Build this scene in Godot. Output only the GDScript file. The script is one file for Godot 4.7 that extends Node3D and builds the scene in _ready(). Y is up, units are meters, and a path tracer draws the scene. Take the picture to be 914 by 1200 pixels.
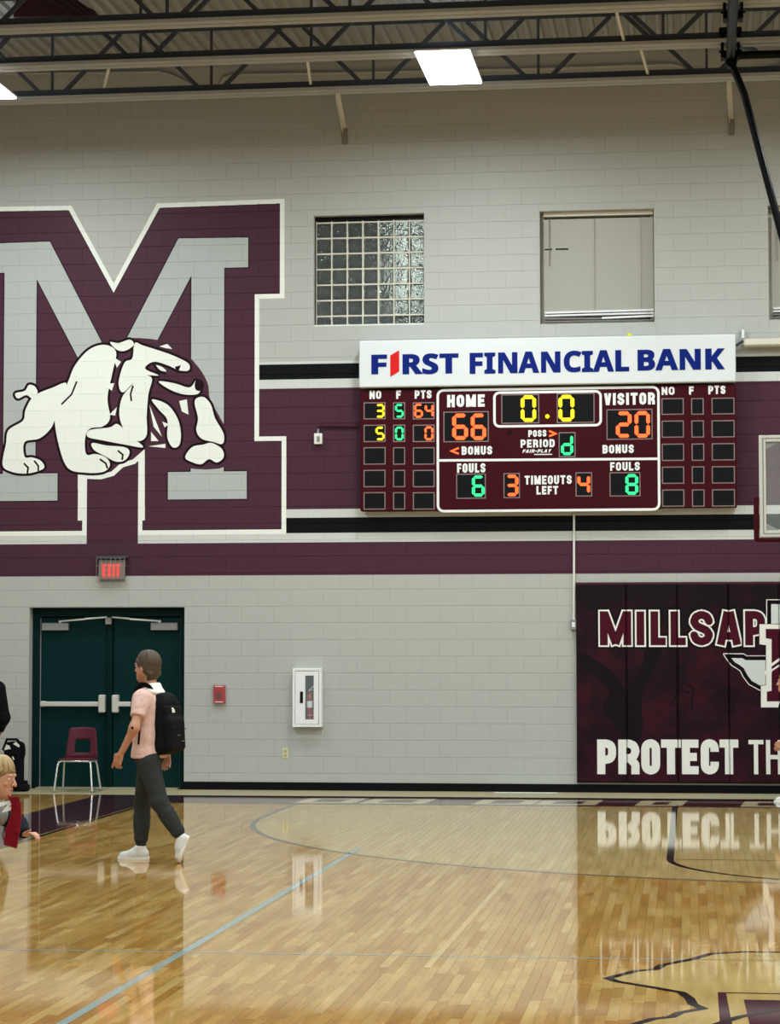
extends Node3D
# A school gymnasium seen from the far end: painted block end wall, scoreboard, wall pads, maple floor, people.
# x runs along the end wall (0 = middle of the court), y up, z away from the end wall; metres.

var used := {}
var M := {}
var smooth_id := 0
var rng := RandomNumberGenerator.new()


# ---------------------------------------------------------------- naming
func numbered(parent: Node, called: String) -> String:
	var key := str(parent.get_instance_id()) + called
	var n: int = used.get(key, 0)
	used[key] = n + 1
	return called if n == 0 else "%s_%03d" % [called, n]


func tag(o: Node, label := "", category := "", group := "", kind := "") -> void:
	if label: o.set_meta("label", label)
	if category: o.set_meta("category", category)
	if group: o.set_meta("group", group)
	if kind: o.set_meta("kind", kind)


func thing(called: String, label: String, category: String, at := Vector3.ZERO, turn := 0.0, group := "") -> Node3D:
	var o := Node3D.new()
	o.name = numbered(self, called)
	add_child(o, true)
	o.position = at
	o.rotation.y = turn
	tag(o, label, category, group)
	return o


func setting(called: String) -> Node3D:
	var o := Node3D.new()
	o.name = called
	add_child(o, true)
	tag(o, "", "", "", "structure")
	return o


func put(called: String, mesh: Mesh, m: Material, parent: Node, at := Vector3.ZERO) -> MeshInstance3D:
	var o := MeshInstance3D.new()
	o.name = numbered(parent, called)
	o.mesh = mesh
	o.material_override = m
	o.position = at
	parent.add_child(o, true)
	return o


func copy(o: Node3D, at: Vector3, turn := 0.0, label := "") -> Node3D:
	var c: Node3D = o.duplicate()
	c.name = numbered(self, str(o.name))
	add_child(c, true)
	c.position = at
	c.rotation.y = turn
	if label: c.set_meta("label", label)
	return c


# ---------------------------------------------------------------- materials
func rgb(r: int, g: int, b: int) -> Color:
	return Color8(r, g, b)


func mat(called: String, c: Color, rough := 0.6, metal := 0.0) -> StandardMaterial3D:
	var m := StandardMaterial3D.new()
	m.resource_name = called
	m.albedo_color = c
	m.roughness = rough
	m.metallic = metal
	M[called] = m
	return m


func glow(called: String, c: Color, energy: float) -> StandardMaterial3D:
	var m := mat(called, c * 0.5, 0.5)
	m.emission_enabled = true
	m.emission = c
	m.emission_energy_multiplier = energy
	return m


func noise_tex(freq: float, size := 256, as_normal := false, strength := 4.0, octaves := 4, sd := 3) -> NoiseTexture2D:
	var n := FastNoiseLite.new()
	n.seed = sd
	n.frequency = freq
	n.fractal_octaves = octaves
	var t := NoiseTexture2D.new()
	t.width = size
	t.height = size
	t.seamless = true
	t.noise = n
	t.as_normal_map = as_normal
	t.bump_strength = strength
	return t


func rough_skin(m: StandardMaterial3D, tex: Texture2D, scale: float, amount: float) -> void:
	m.normal_enabled = true
	m.normal_texture = tex
	m.normal_scale = amount
	m.uv1_triplanar = true
	m.uv1_world_triplanar = true
	m.uv1_scale = Vector3.ONE * scale


# ---------------------------------------------------------------- mesh collector (corners are given counter-clockwise as seen from outside)
class Shaper:
	var st := SurfaceTool.new()
	var xf := Transform3D()
	var flat := false      # planar texture coordinates over area
	var area := Rect2()
	var tint := Color.WHITE
	var tinted := false
	var group := 0

	func _init() -> void:
		st.begin(Mesh.PRIMITIVE_TRIANGLES)
		st.set_smooth_group(-1)

	func vert(p: Vector3) -> void:
		var q := xf * p
		if flat:
			st.set_uv(Vector2((q.x - area.position.x) / area.size.x, 1.0 - (q.y - area.position.y) / area.size.y))
		if tinted:
			st.set_color(tint)
		st.add_vertex(q)

	func tri(a: Vector3, b: Vector3, c: Vector3) -> void:
		vert(a); vert(c); vert(b)

	func quad(a: Vector3, b: Vector3, c: Vector3, d: Vector3) -> void:
		tri(a, b, c); tri(a, c, d)

	func tri_from(o: Vector3, a: Vector3, b: Vector3, c: Vector3) -> void:
		if (b - a).cross(c - a).dot((a + b + c) / 3.0 - o) < 0.0:
			tri(a, c, b)
		else:
			tri(a, b, c)

	func quad_from(o: Vector3, a: Vector3, b: Vector3, c: Vector3, d: Vector3) -> void:
		if (b - a).cross(c - a).dot((a + b + c + d) / 4.0 - o) < 0.0:
			quad(a, d, c, b)
		else:
			quad(a, b, c, d)

	func hard() -> void:
		st.set_smooth_group(-1)

	func soft() -> void:
		group += 1
		st.set_smooth_group(group)

	func box(c: Vector3, s: Vector3, bevel := 0.0) -> void:
		hard()
		var h := s / 2.0
		var b := minf(bevel, minf(h.x, minf(h.y, h.z)) * 0.9)
		for ax in 3:
			var u := (ax + 1) % 3
			var w := (ax + 2) % 3
			for sg in [-1.0, 1.0]:
				var q: Array[Vector3] = []
				for k in [[-1, -1], [1, -1], [1, 1], [-1, 1]]:
					var p := Vector3.ZERO
					p[ax] = sg * h[ax]
					p[u] = k[0] * (h[u] - b)
					p[w] = k[1] * (h[w] - b)
					q.append(c + p)
				quad_from(c, q[0], q[1], q[2], q[3])
				if b > 0.0:
					for s2 in [-1.0, 1.0]:
						var e: Array[Vector3] = []
						for k in [[0, -1], [0, 1], [1, 1], [1, -1]]:
							var p := Vector3.ZERO
							p[ax] = sg * (h[ax] if k[0] == 0 else h[ax] - b)
							p[u] = s2 * (h[u] - b if k[0] == 0 else h[u])
							p[w] = k[1] * (h[w] - b)
							e.append(c + p)
						quad_from(c, e[0], e[1], e[2], e[3])
		if b > 0.0:
			for sx in [-1.0, 1.0]:
				for sy in [-1.0, 1.0]:
					for sz in [-1.0, 1.0]:
						var g := Vector3(sx * h.x, sy * h.y, sz * h.z)
						tri_from(c, c + g - Vector3(0, sy * b, sz * b), c + g - Vector3(sx * b, 0, sz * b), c + g - Vector3(sx * b, sy * b, 0))

	func span(a: Vector3, b: Vector3, bevel := 0.0) -> void:
		box((a + b) / 2.0, (b - a).abs(), bevel)

	# a bar of rectangular section from a to b; wide lies along side
	func bar(a: Vector3, b: Vector3, wide: float, deep: float, side := Vector3.UP, bevel := 0.0) -> void:
		var d := (b - a).normalized()
		var s := (side - d * side.dot(d)).normalized()
		var keep := xf
		xf = keep * Transform3D(Basis(s, d, s.cross(d)), (a + b) / 2.0)
		box(Vector3.ZERO, Vector3(wide, a.distance_to(b), deep), bevel)
		xf = keep

	func tube(path: Array, radii: Variant, sides := 10, capped := true, squash := 1.0) -> void:
		var n := path.size()
		var rings := []
		var side := Vector3.ZERO
		for i in n:
			var d: Vector3 = ((path[mini(i + 1, n - 1)] as Vector3) - (path[maxi(i - 1, 0)] as Vector3)).normalized()
			if side == Vector3.ZERO:
				side = d.cross(Vector3.UP if absf(d.y) < 0.9 else Vector3.RIGHT).normalized()
			side = (side - d * side.dot(d)).normalized()
			var w := d.cross(side)
			var r: float = radii[i] if radii is Array else radii
			var ring := []
			for k in sides:
				var t := TAU * k / sides
				ring.append(path[i] + side * cos(t) * r + w * sin(t) * r * squash)
			rings.append(ring)
		soft()
		for i in n - 1:
			for k in sides:
				var k2 := (k + 1) % sides
				quad(rings[i][k], rings[i][k2], rings[i + 1][k2], rings[i + 1][k])
		if capped:
			hard()
			for e in [0, n - 1]:
				for k in sides:
					if e == 0:
						tri(path[0], rings[0][(k + 1) % sides], rings[0][k])
					else:
						tri(path[e], rings[e][k], rings[e][(k + 1) % sides])

	# profile of (radius, height) round the y axis at c
	func lathe(c: Vector3, prof: Array, sides := 16) -> void:
		soft()
		for i in prof.size() - 1:
			var a: Vector2 = prof[i]
			var b: Vector2 = prof[i + 1]
			for k in sides:
				var t := TAU * k / sides
				var t2 := TAU * (k + 1) / sides
				quad(c + Vector3(a.x * cos(t), a.y, -a.x * sin(t)), c + Vector3(a.x * cos(t2), a.y, -a.x * sin(t2)), c + Vector3(b.x * cos(t2), b.y, -b.x * sin(t2)), c + Vector3(b.x * cos(t), b.y, -b.x * sin(t)))

	# polygon in the xy plane pushed from z0 to z1
	func prism(poly: PackedVector2Array, z0: float, z1: float) -> void:
		hard()
		var p := poly
		if Geometry2D.is_polygon_clockwise(p):
			p.reverse()
		var ix := Geometry2D.triangulate_polygon(p)
		for i in range(0, ix.size(), 3):
			var a := p[ix[i]]
			var b := p[ix[i + 1]]
			var c := p[ix[i + 2]]
			if (b - a).cross(c - a) < 0.0:
				var t := b; b = c; c = t
			tri(Vector3(a.x, a.y, z1), Vector3(b.x, b.y, z1), Vector3(c.x, c.y, z1))
			tri(Vector3(a.x, a.y, z0), Vector3(c.x, c.y, z0), Vector3(b.x, b.y, z0))
		for i in p.size():
			var a := p[i]
			var b := p[(i + 1) % p.size()]
			quad(Vector3(a.x, a.y, z0), Vector3(b.x, b.y, z0), Vector3(b.x, b.y, z1), Vector3(a.x, a.y, z1))

	func done() -> ArrayMesh:
		st.generate_normals()
		return st.commit()


# ---------------------------------------------------------------- flat strokes and lettering
static func stroke(pts: Array, width: float, closed := false, ext := 0.0) -> Array:
	var p := pts.duplicate()
	var n := p.size()
	if ext != 0.0 and not closed:
		p[0] = p[0] - (p[1] - p[0]).normalized() * ext
		p[n - 1] = p[n - 1] + (p[n - 1] - p[n - 2]).normalized() * ext
	var l := []
	var r := []
	for i in n:
		var a: Vector2 = p[(i - 1 + n) % n] if closed else p[maxi(i - 1, 0)]
		var b: Vector2 = p[(i + 1) % n] if closed else p[mini(i + 1, n - 1)]
		var c: Vector2 = p[i]
		var d1 := (c - a).normalized()
		var d2 := (b - c).normalized()
		if d1 == Vector2.ZERO: d1 = d2
		if d2 == Vector2.ZERO: d2 = d1
		var m := (d1 + d2).normalized()
		var nn := Vector2(-m.y, m.x)
		var k := width / 2.0 / maxf(nn.dot(Vector2(-d1.y, d1.x)), 0.45)
		l.append(c + nn * k)
		r.append(c - nn * k)
	var out := []
	for i in (n if closed else n - 1):
		var j := (i + 1) % n
		out.append(PackedVector2Array([r[i], r[j], l[j], l[i]]))
	return out


const WIDTHS := {"I": 0.42, "M": 1.3, "W": 1.4, "L": 0.86, "E": 0.9, "F": 0.86, " ": 0.5, "-": 0.6, ".": 0.4, "1": 0.6}

# centre lines of a condensed capital in a box w wide and 1 high; each entry [points, closed]
static func glyph(ch: String, w: float, t: float) -> Array:
	var h := t / 2.0
	var L := h
	var R := w - h
	var B := h
	var T := 1.0 - h
	var C := 0.5
	var q := minf(minf(0.3 * w, 0.18), (R - L) * 0.45)
	var V := func(x: float, y: float) -> Vector2: return Vector2(x, y)
	match ch:
		"I": return [[[V.call(w / 2, 0), V.call(w / 2, 1)], false]]
		"L": return [[[V.call(L, 1), V.call(L, B), V.call(w, B)], false]]
		"T": return [[[V.call(0, T), V.call(w, T)], false], [[V.call(w / 2, 0), V.call(w / 2, T)], false]]
		"H": return [[[V.call(L, 0), V.call(L, 1)], false], [[V.call(R, 0), V.call(R, 1)], false], [[V.call(L, C), V.call(R, C)], false]]
		"E": return [[[V.call(w, T), V.call(L, T), V.call(L, B), V.call(w, B)], false], [[V.call(L, C), V.call(w * 0.9, C)], false]]
		"F": return [[[V.call(w, T), V.call(L, T), V.call(L, 0)], false], [[V.call(L, C), V.call(w * 0.9, C)], false]]
		"N": return [[[V.call(L, 0), V.call(L, 1)], false], [[V.call(R, 0), V.call(R, 1)], false], [[V.call(L, 1 - h), V.call(R, h)], false]]
		"M": return [[[V.call(L, 0), V.call(L, 1)], false], [[V.call(R, 0), V.call(R, 1)], false], [[V.call(L + h * 0.1, 0.96), V.call(w / 2 + h * 0.1, 0.04)], false], [[V.call(R - h * 0.1, 0.96), V.call(w / 2 - h * 0.1, 0.04)], false]]
		"V": return [[[V.call(L * 0.9, 0.99), V.call(w / 2 - h * 0.25, 0.015)], false], [[V.call(w - L * 0.9, 0.99), V.call(w / 2 + h * 0.25, 0.015)], false]]
		"A": return [[[V.call(L * 0.9, 0.01), V.call(w / 2 - h * 0.25, 0.985)], false], [[V.call(w - L * 0.9, 0.01), V.call(w / 2 + h * 0.25, 0.985)], false], [[V.call(w * 0.25, 0.28), V.call(w * 0.75, 0.28)], false]]
		"Y": return [[[V.call(L * 0.9, 1), V.call(w / 2, C), V.call(w - L * 0.9, 1)], false], [[V.call(w / 2, 0), V.call(w / 2, C)], false]]
		"O": return [[[V.call(L + q, B), V.call(R - q, B), V.call(R - q * 0.3, B + q * 0.3), V.call(R, B + q), V.call(R, T - q), V.call(R - q * 0.3, T - q * 0.3), V.call(R - q, T), V.call(L + q, T), V.call(L + q * 0.3, T - q * 0.3), V.call(L, T - q), V.call(L, B + q), V.call(L + q * 0.3, B + q * 0.3)], true]]
		"U": return [[[V.call(L, 1), V.call(L, B + q), V.call(L + q * 0.3, B + q * 0.3), V.call(L + q, B), V.call(R - q, B), V.call(R - q * 0.3, B + q * 0.3), V.call(R, B + q), V.call(R, 1)], false]]
		"C": return [[[V.call(R, 0.64), V.call(R, T - q), V.call(R - q * 0.3, T - q * 0.3), V.call(R - q, T), V.call(L + q, T), V.call(L + q * 0.3, T - q * 0.3), V.call(L, T - q), V.call(L, B + q), V.call(L + q * 0.3, B + q * 0.3), V.call(L + q, B), V.call(R - q, B), V.call(R - q * 0.3, B + q * 0.3), V.call(R, B + q), V.call(R, 0.36)], false]]
		"S": return [[[V.call(R, 0.68), V.call(R, T - q), V.call(R - q * 0.3, T - q * 0.3), V.call(R - q, T), V.call(L + q, T), V.call(L + q * 0.3, T - q * 0.3), V.call(L, T - q), V.call(L, C + q), V.call(L + q * 0.4, C + q * 0.35), V.call(R - q * 0.4, C - q * 0.35), V.call(R, C - q), V.call(R, B + q), V.call(R - q * 0.3, B + q * 0.3), V.call(R - q, B), V.call(L + q, B), V.call(L + q * 0.3, B + q * 0.3), V.call(L, B + q), V.call(L, 0.32)], false]]
		"P": return [[[V.call(L, 0), V.call(L, 1)], false], [[V.call(L, T), V.call(R - q, T), V.call(R - q * 0.3, T - q * 0.3), V.call(R, T - q), V.call(R, 0.42 + q), V.call(R - q * 0.3, 0.42 + q * 0.3), V.call(R - q, 0.42), V.call(L, 0.42)], false]]
		"R": return [[[V.call(L, 0), V.call(L, 1)], false], [[V.call(L, T), V.call(R - q, T), V.call(R - q * 0.3, T - q * 0.3), V.call(R, T - q), V.call(R, 0.46 + q), V.call(R - q * 0.3, 0.46 + q * 0.3), V.call(R - q, 0.46), V.call(L, 0.46)], false], [[V.call(R - q, 0.46), V.call(R, 0.46 - q), V.call(R, 0)], false]]
		"D": return [[[V.call(L, B), V.call(L, T), V.call(R - q, T), V.call(R - q * 0.3, T - q * 0.3), V.call(R, T - q), V.call(R, B + q), V.call(R - q * 0.3, B + q * 0.3), V.call(R - q, B)], true]]
		"B": return [[[V.call(L, B), V.call(L, T), V.call(R - q, T), V.call(R - q * 0.3, T - q * 0.3), V.call(R, T - q), V.call(R, C + q * 0.7), V.call(R - q * 0.4, C), V.call(R, C - q * 0.7), V.call(R, B + q), V.call(R - q * 0.3, B + q * 0.3), V.call(R - q, B)], true], [[V.call(L, C), V.call(R - q * 0.4, C)], false]]
		"X": return [[[V.call(L, 0), V.call(R, 1)], false], [[V.call(L, 1), V.call(R, 0)], false]]
		"-": return [[[V.call(0, C), V.call(w, C)], false]]
	return []


# plain quads along a line of points: sharp corners are squared off, gentle bends are rounded
static func strokes_of(pts: Array, width: float, closed: bool, ext: float) -> Array:
	var h := width / 2.0
	var n := pts.size()
	var out := []
	for i in (n if closed else n - 1):
		var a: Vector2 = pts[i]
		var b: Vector2 = pts[(i + 1) % n]
		if a.distance_to(b) < 1e-5:
			continue
		var d := (b - a).normalized()
		var before := ext
		var after := ext
		if closed or i > 0:
			before = h if absf(d.angle_to(a - (pts[(i - 1 + n) % n] as Vector2))) > 0.95 else 0.0
		if closed or i < n - 2:
			after = h if absf(d.angle_to((pts[(i + 2) % n] as Vector2) - b)) > 0.95 else 0.0
			if after == 0.0:
				var o := []
				for k in 8:
					o.append(b + Vector2.from_angle(TAU * (k + 0.5) / 8.0) * h)
				for q in [[0, 1, 2, 3], [0, 3, 4, 7], [4, 5, 6, 7]]:
					out.append(PackedVector2Array([o[q[0]], o[q[1]], o[q[2]], o[q[3]]]))
		var p := a - d * before
		var r := b + d * after
		var w := Vector2(-d.y, d.x) * h
		out.append(PackedVector2Array([p - w, r - w, r + w, p + w]))
	return out


# quads (2D) of a line of capitals that fills area; t is the stroke over the height
static func caption(text: String, area: Rect2, t: float, slant := 0.0, swell := 0.0, gap := 0.24) -> Array:
	var total := -gap
	for ch in text:
		total += WIDTHS.get(ch, 1.0) + gap
	var unit := area.size.x / total
	var H := area.size.y
	var x := area.position.x
	var out := []
	for ch in text:
		var w: float = WIDTHS.get(ch, 1.0) * unit
		for s in glyph(ch, w / H, t):
			var pts := []
			for p in s[0]:
				pts.append(Vector2(x + p.x * H + p.y * H * slant, area.position.y + p.y * H))
			out.append_array(strokes_of(pts, t * H + swell * 2.0, s[1], swell))
		x += w + gap * unit
	return out


func lay(m: Shaper, quads: Array, z: float) -> void:
	m.hard()
	for q in quads:
		m.quad(Vector3(q[0].x, q[0].y, z), Vector3(q[1].x, q[1].y, z), Vector3(q[2].x, q[2].y, z), Vector3(q[3].x, q[3].y, z))
		z += 0.00012   # strokes lie on one another, so that no two share a plane


# paint on a floor: polygons of (x, z) at height y
func lay_floor(m: Shaper, quads: Array, y: float) -> void:
	m.hard()
	for q in quads:
		m.quad_from(Vector3(q[0].x, y - 1.0, q[0].y), Vector3(q[0].x, y, q[0].y), Vector3(q[1].x, y, q[1].y), Vector3(q[2].x, y, q[2].y), Vector3(q[3].x, y, q[3].y))


func lay_floor_poly(m: Shaper, poly: PackedVector2Array, y: float) -> void:
	m.hard()
	var ix := Geometry2D.triangulate_polygon(poly)
	for i in range(0, ix.size(), 3):
		var a := poly[ix[i]]
		var b := poly[ix[i + 1]]
		var c := poly[ix[i + 2]]
		m.tri_from(Vector3(a.x, y - 1.0, a.y), Vector3(a.x, y, a.y), Vector3(b.x, y, b.y), Vector3(c.x, y, c.y))


# a closed smooth curve through points
static func smooth(pts: Array, steps := 5) -> PackedVector2Array:
	var out := PackedVector2Array()
	var n := pts.size()
	for i in n:
		for k in steps:
			out.append((pts[i] as Vector2).cubic_interpolate(pts[(i + 1) % n], pts[(i - 1 + n) % n], pts[(i + 2) % n], float(k) / steps))
	return out


# fills a polygon given in metres into a picture that covers area
func fill(im: Image, area: Rect2, poly: PackedVector2Array, c: Color) -> void:
	var W := im.get_width()
	var H := im.get_height()
	var p := PackedVector2Array()
	var lo := 1e9
	var hi := -1e9
	for v in poly:
		var q := Vector2((v.x - area.position.x) / area.size.x * W, (1.0 - (v.y - area.position.y) / area.size.y) * H)
		p.append(q)
		lo = minf(lo, q.y)
		hi = maxf(hi, q.y)
	var n := p.size()
	for y in range(maxi(0, int(lo)), mini(H - 1, int(hi)) + 1):
		var yc := y + 0.5
		var xs: Array[float] = []
		for i in n:
			var a := p[i]
			var b := p[(i + 1) % n]
			if (a.y <= yc) != (b.y <= yc):
				xs.append(a.x + (yc - a.y) / (b.y - a.y) * (b.x - a.x))
		xs.sort()
		for i in range(0, xs.size() - 1, 2):
			var x0 := clampi(roundi(xs[i]), 0, W)
			var x1 := clampi(roundi(xs[i + 1]), 0, W)
			if x1 > x0:
				im.fill_rect(Rect2i(x0, y, x1 - x0, 1), c)


func fill_all(im: Image, area: Rect2, polys: Array, c: Color) -> void:
	for p in polys:
		fill(im, area, p, c)


func _ready() -> void:
	rng.seed = 11
	# ------------------------------------------------------------ camera, environment, lamps
	var cam := Camera3D.new()
	cam.name = "camera"
	cam.transform = Transform3D(Basis(Vector3(0.99156296, -0.00111221, -0.12962121), Vector3(0.00843631, 0.9983969, 0.05596844), Vector3(0.12935117, -0.05658975, 0.98998277)), Vector3(-1.62463, 1.80175, 27.5728))
	cam.fov = 25.2216
	cam.near = 0.05
	cam.far = 200.0
	add_child(cam)
	cam.current = true
	var world := WorldEnvironment.new()
	world.name = "surroundings"
	var env := Environment.new()
	env.background_mode = Environment.BG_COLOR
	env.background_color = Color.BLACK
	env.tonemap_mode = Environment.TONE_MAPPER_LINEAR
	env.tonemap_exposure = 1.9
	env.sdfgi_enabled = true
	env.ssao_enabled = true
	env.ssil_enabled = true
	world.environment = env
	add_child(world)
	var lamp_energy := 9.0
	materials()
	lamps(lamp_energy)
	# ------------------------------------------------------------ shell, then things
	end_wall()
	shell()
	floor_boards()
	floor_paint()
	roof()
	doorway()
	windows()
	scoreboard()
	pads()
	fittings()
	basketball_goal()
	chair()
	people()


func materials() -> void:
	mat("block_gray", rgb(178, 177, 170), 0.5)
	mat("plain_wall", rgb(186, 184, 176), 0.6)
	mat("deck", rgb(160, 160, 155), 0.6)
	mat("joist_gray", rgb(172, 172, 167), 0.55)
	mat("dark_steel", rgb(78, 81, 86), 0.5)
	mat("vinyl_black", rgb(16, 17, 18), 0.4)
	mat("door_green", rgb(6, 42, 42), 0.45)
	mat("frame_green", rgb(5, 34, 34), 0.45)
	mat("satin_metal", rgb(205, 203, 194), 0.4, 0.15)
	mat("closer_gray", rgb(140, 140, 138), 0.45, 0.1)
	mat("sill_metal", rgb(190, 180, 150), 0.4, 0.5)
	mat("white_paint", rgb(228, 228, 220), 0.45)
	mat("blind_gray", rgb(186, 185, 176), 0.6)
	mat("cream_paint", rgb(214, 208, 190), 0.5)
	mat("board_maroon", rgb(62, 12, 20), 0.5)
	mat("board_white", rgb(238, 238, 236), 0.5)
	mat("sign_white", rgb(222, 226, 226), 0.25)
	mat("sign_blue", rgb(12, 34, 116), 0.5)
	mat("sign_red", rgb(214, 36, 34), 0.35)
	mat("display_dark", rgb(20, 22, 23), 0.4)
	mat("display_rim", rgb(140, 118, 116), 0.5)
	mat("rubber_black", rgb(14, 14, 15), 0.6)
	mat("gloss_black", rgb(12, 12, 14), 0.35)
	mat("maroon_pipe", rgb(78, 42, 52), 0.5)
	mat("red_plastic", rgb(176, 28, 36), 0.35)
	mat("extinguisher_red", rgb(150, 12, 22), 0.25)
	mat("ivory", rgb(214, 210, 170), 0.45)
	mat("gray_plastic", rgb(130, 124, 116), 0.5)
	mat("chair_maroon", rgb(92, 42, 52), 0.4)
	mat("chrome", rgb(225, 225, 225), 0.2, 0.75)
	mat("pad_edge", rgb(28, 10, 15), 0.45)
	mat("pad_trim", rgb(74, 40, 46), 0.5)
	mat("goal_white", rgb(205, 205, 196), 0.45)
	mat("goal_gray", rgb(128, 130, 126), 0.5)
	mat("rim_orange", rgb(226, 78, 22), 0.45)
	mat("yellow_cloth", rgb(226, 226, 60), 0.8)
	mat("banner_maroon", rgb(64, 34, 50), 0.8)
	glow("led_red", rgb(255, 76, 26), 1.75)
	glow("led_green", rgb(40, 232, 132), 0.85)
	glow("led_yellow", rgb(255, 222, 6), 0.85)
	glow("exit_red", rgb(255, 70, 62), 0.6)
	glow("roof_fill_glow", rgb(240, 248, 255), 0.5)
	glow("lamp_white", rgb(255, 255, 255), 6.0)
	glow("corridor_white", rgb(226, 236, 226), 0.5)
	# matt paints and plastics that show little gloss
	for k in ["block_gray", "plain_wall", "deck", "joist_gray", "dark_steel", "vinyl_black", "door_green", "frame_green", "board_maroon", "board_white", "sign_white", "sign_blue", "sign_red", "display_dark", "display_rim", "rubber_black", "gloss_black", "pad_edge", "pad_trim", "maroon_pipe", "red_plastic", "chair_maroon"]:
		M[k].metallic_specular = 0.2
	var pane := mat("clear_pane", Color(0.9, 0.95, 0.95, 0.08), 0.03)
	pane.transparency = BaseMaterial3D.TRANSPARENCY_ALPHA
	var cover := mat("clear_cover", Color(0.95, 0.9, 0.9, 0.06), 0.1)
	cover.transparency = BaseMaterial3D.TRANSPARENCY_ALPHA
	var gb := mat("block_glass", Color(0.86, 0.9, 0.88, 0.05), 0.04)
	gb.refraction_enabled = true
	gb.refraction_scale = 0.05
	gb.metallic_specular = 0.25
	rough_skin(gb, noise_tex(0.03, 256, true, 10.0, 2, 9), 2.2, 1.0)
	rough_skin(M.plain_wall, noise_tex(0.05, 256, true, 2.0), 1.0, 0.4)
	# maple: grain that runs along z
	var grain := noise_tex(0.008, 512, false, 1.0, 3, 21)
	var ramp := Gradient.new()
	ramp.set_color(0, Color(0.87, 0.86, 0.84))
	ramp.set_color(1, Color(1, 1, 1))
	grain.color_ramp = ramp
	for k in 8:
		var tone: Color = [rgb(196, 155, 86), rgb(188, 144, 74), rgb(202, 164, 95), rgb(180, 133, 65), rgb(192, 150, 80), rgb(198, 157, 86), rgb(183, 139, 70), rgb(207, 171, 104)][k]
		wood("maple_%d" % k, tone, grain)
	var mixed := wood("maple_mixed", Color.WHITE, grain)
	mixed.vertex_color_use_as_albedo = true
	wood("maple_plain", rgb(190, 148, 80), grain)
	for p in [["paint_maroon", rgb(70, 30, 40)], ["paint_black", rgb(26, 22, 22)], ["paint_gray", rgb(92, 92, 88)], ["paint_blue", rgb(150, 166, 160)], ["paint_cream", rgb(212, 196, 156)]]:
		mat(p[0], p[1], 0.05)


func wood(called: String, c: Color, grain: Texture2D) -> StandardMaterial3D:
	var m := mat(called, c, 0.05)
	m.albedo_texture = grain
	m.uv1_triplanar = true
	m.uv1_world_triplanar = true
	m.uv1_scale = Vector3(2.2, 1.0, 0.3)
	return m


func lamps(energy: float) -> void:
	var first: Node3D = null
	for iz in 5:
		for ix in 5:
			var at := Vector3(-4.165 + 5.35 * (ix - 2), 8.02, 3.13 + 5.5 * iz)
			var o: Node3D
			if first == null:
				o = thing("ceiling_light", "", "light", at, 0.0, "flat LED panels hung below the roof joists")
				first = o
				var m := Shaper.new()
				m.box(Vector3(0, 0.032, 0), Vector3(0.6, 0.03, 1.44), 0.01)
				put("housing", m.done(), M.joist_gray, o)
				m = Shaper.new()
				m.box(Vector3(0, 0.008, 0), Vector3(0.585, 0.016, 1.42), 0.004)
				put("diffuser", m.done(), M.lamp_white, o)
				for s in [-1.0, 1.0]:
					m = Shaper.new()
					m.tube([Vector3(0, 0.047, s * 0.65), Vector3(0, 0.11, s * 0.65)], 0.006, 6)
					put("hanger", m.done(), M.dark_steel, o)
				var l := AreaLight3D.new()
				l.name = "lamp"
				l.area_size = Vector2(0.56, 1.4)
				l.light_energy = energy
				l.light_color = Color(0.94, 0.985, 1.0)
				l.shadow_enabled = true
				l.position = Vector3(0, -0.02, 0)
				l.rotation_degrees.x = -90.0
				l.set("area_range", 60.0)
				l.set("area_attenuation", 2.0)
				o.add_child(l)
				# added glowing panel and light on top of the housing, to brighten the roof
				m = Shaper.new()
				m.box(Vector3(0, 0.052, 0), Vector3(0.3, 0.01, 1.2), 0.003)
				put("roof_fill_panel", m.done(), M.roof_fill_glow, o)
				var u := AreaLight3D.new()
				u.name = "roof_fill"
				u.area_size = Vector2(0.3, 1.2)
				u.light_energy = energy * 0.035
				u.light_color = Color(0.86, 0.94, 1.0)
				u.shadow_enabled = true
				u.position = Vector3(0, 0.06, 0)
				u.rotation_degrees.x = 90.0
				u.set("area_range", 60.0)
				u.set("area_attenuation", 2.0)
				o.add_child(u)
			else:
				o = copy(first, at)
			if iz == 0 and ix == 2:
				o.set_meta("label", "square white ceiling light glowing under the joists, right of the painted letter")
			elif iz == 0 and ix == 1:
				o.set_meta("label", "ceiling light cut by the left edge of the photo, under the joists")
			else:
				o.set_meta("label", "white LED panel light hanging in rows over the court, out of view")


# ---------------------------------------------------------------- the painted end wall
const DOOR := Rect2(-9.735, 0.0, 1.96, 2.229)
const WIN1 := Rect2(-6.17, 5.667, 1.366, 1.37)
const WIN2 := Rect2(-3.39, 5.645, 1.379, 1.378)
const WIN3 := Rect2(-0.65, 5.645, 1.379, 1.378)
const MURAL := Rect2(-11.1, 2.5, 4.8, 4.9)


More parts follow.
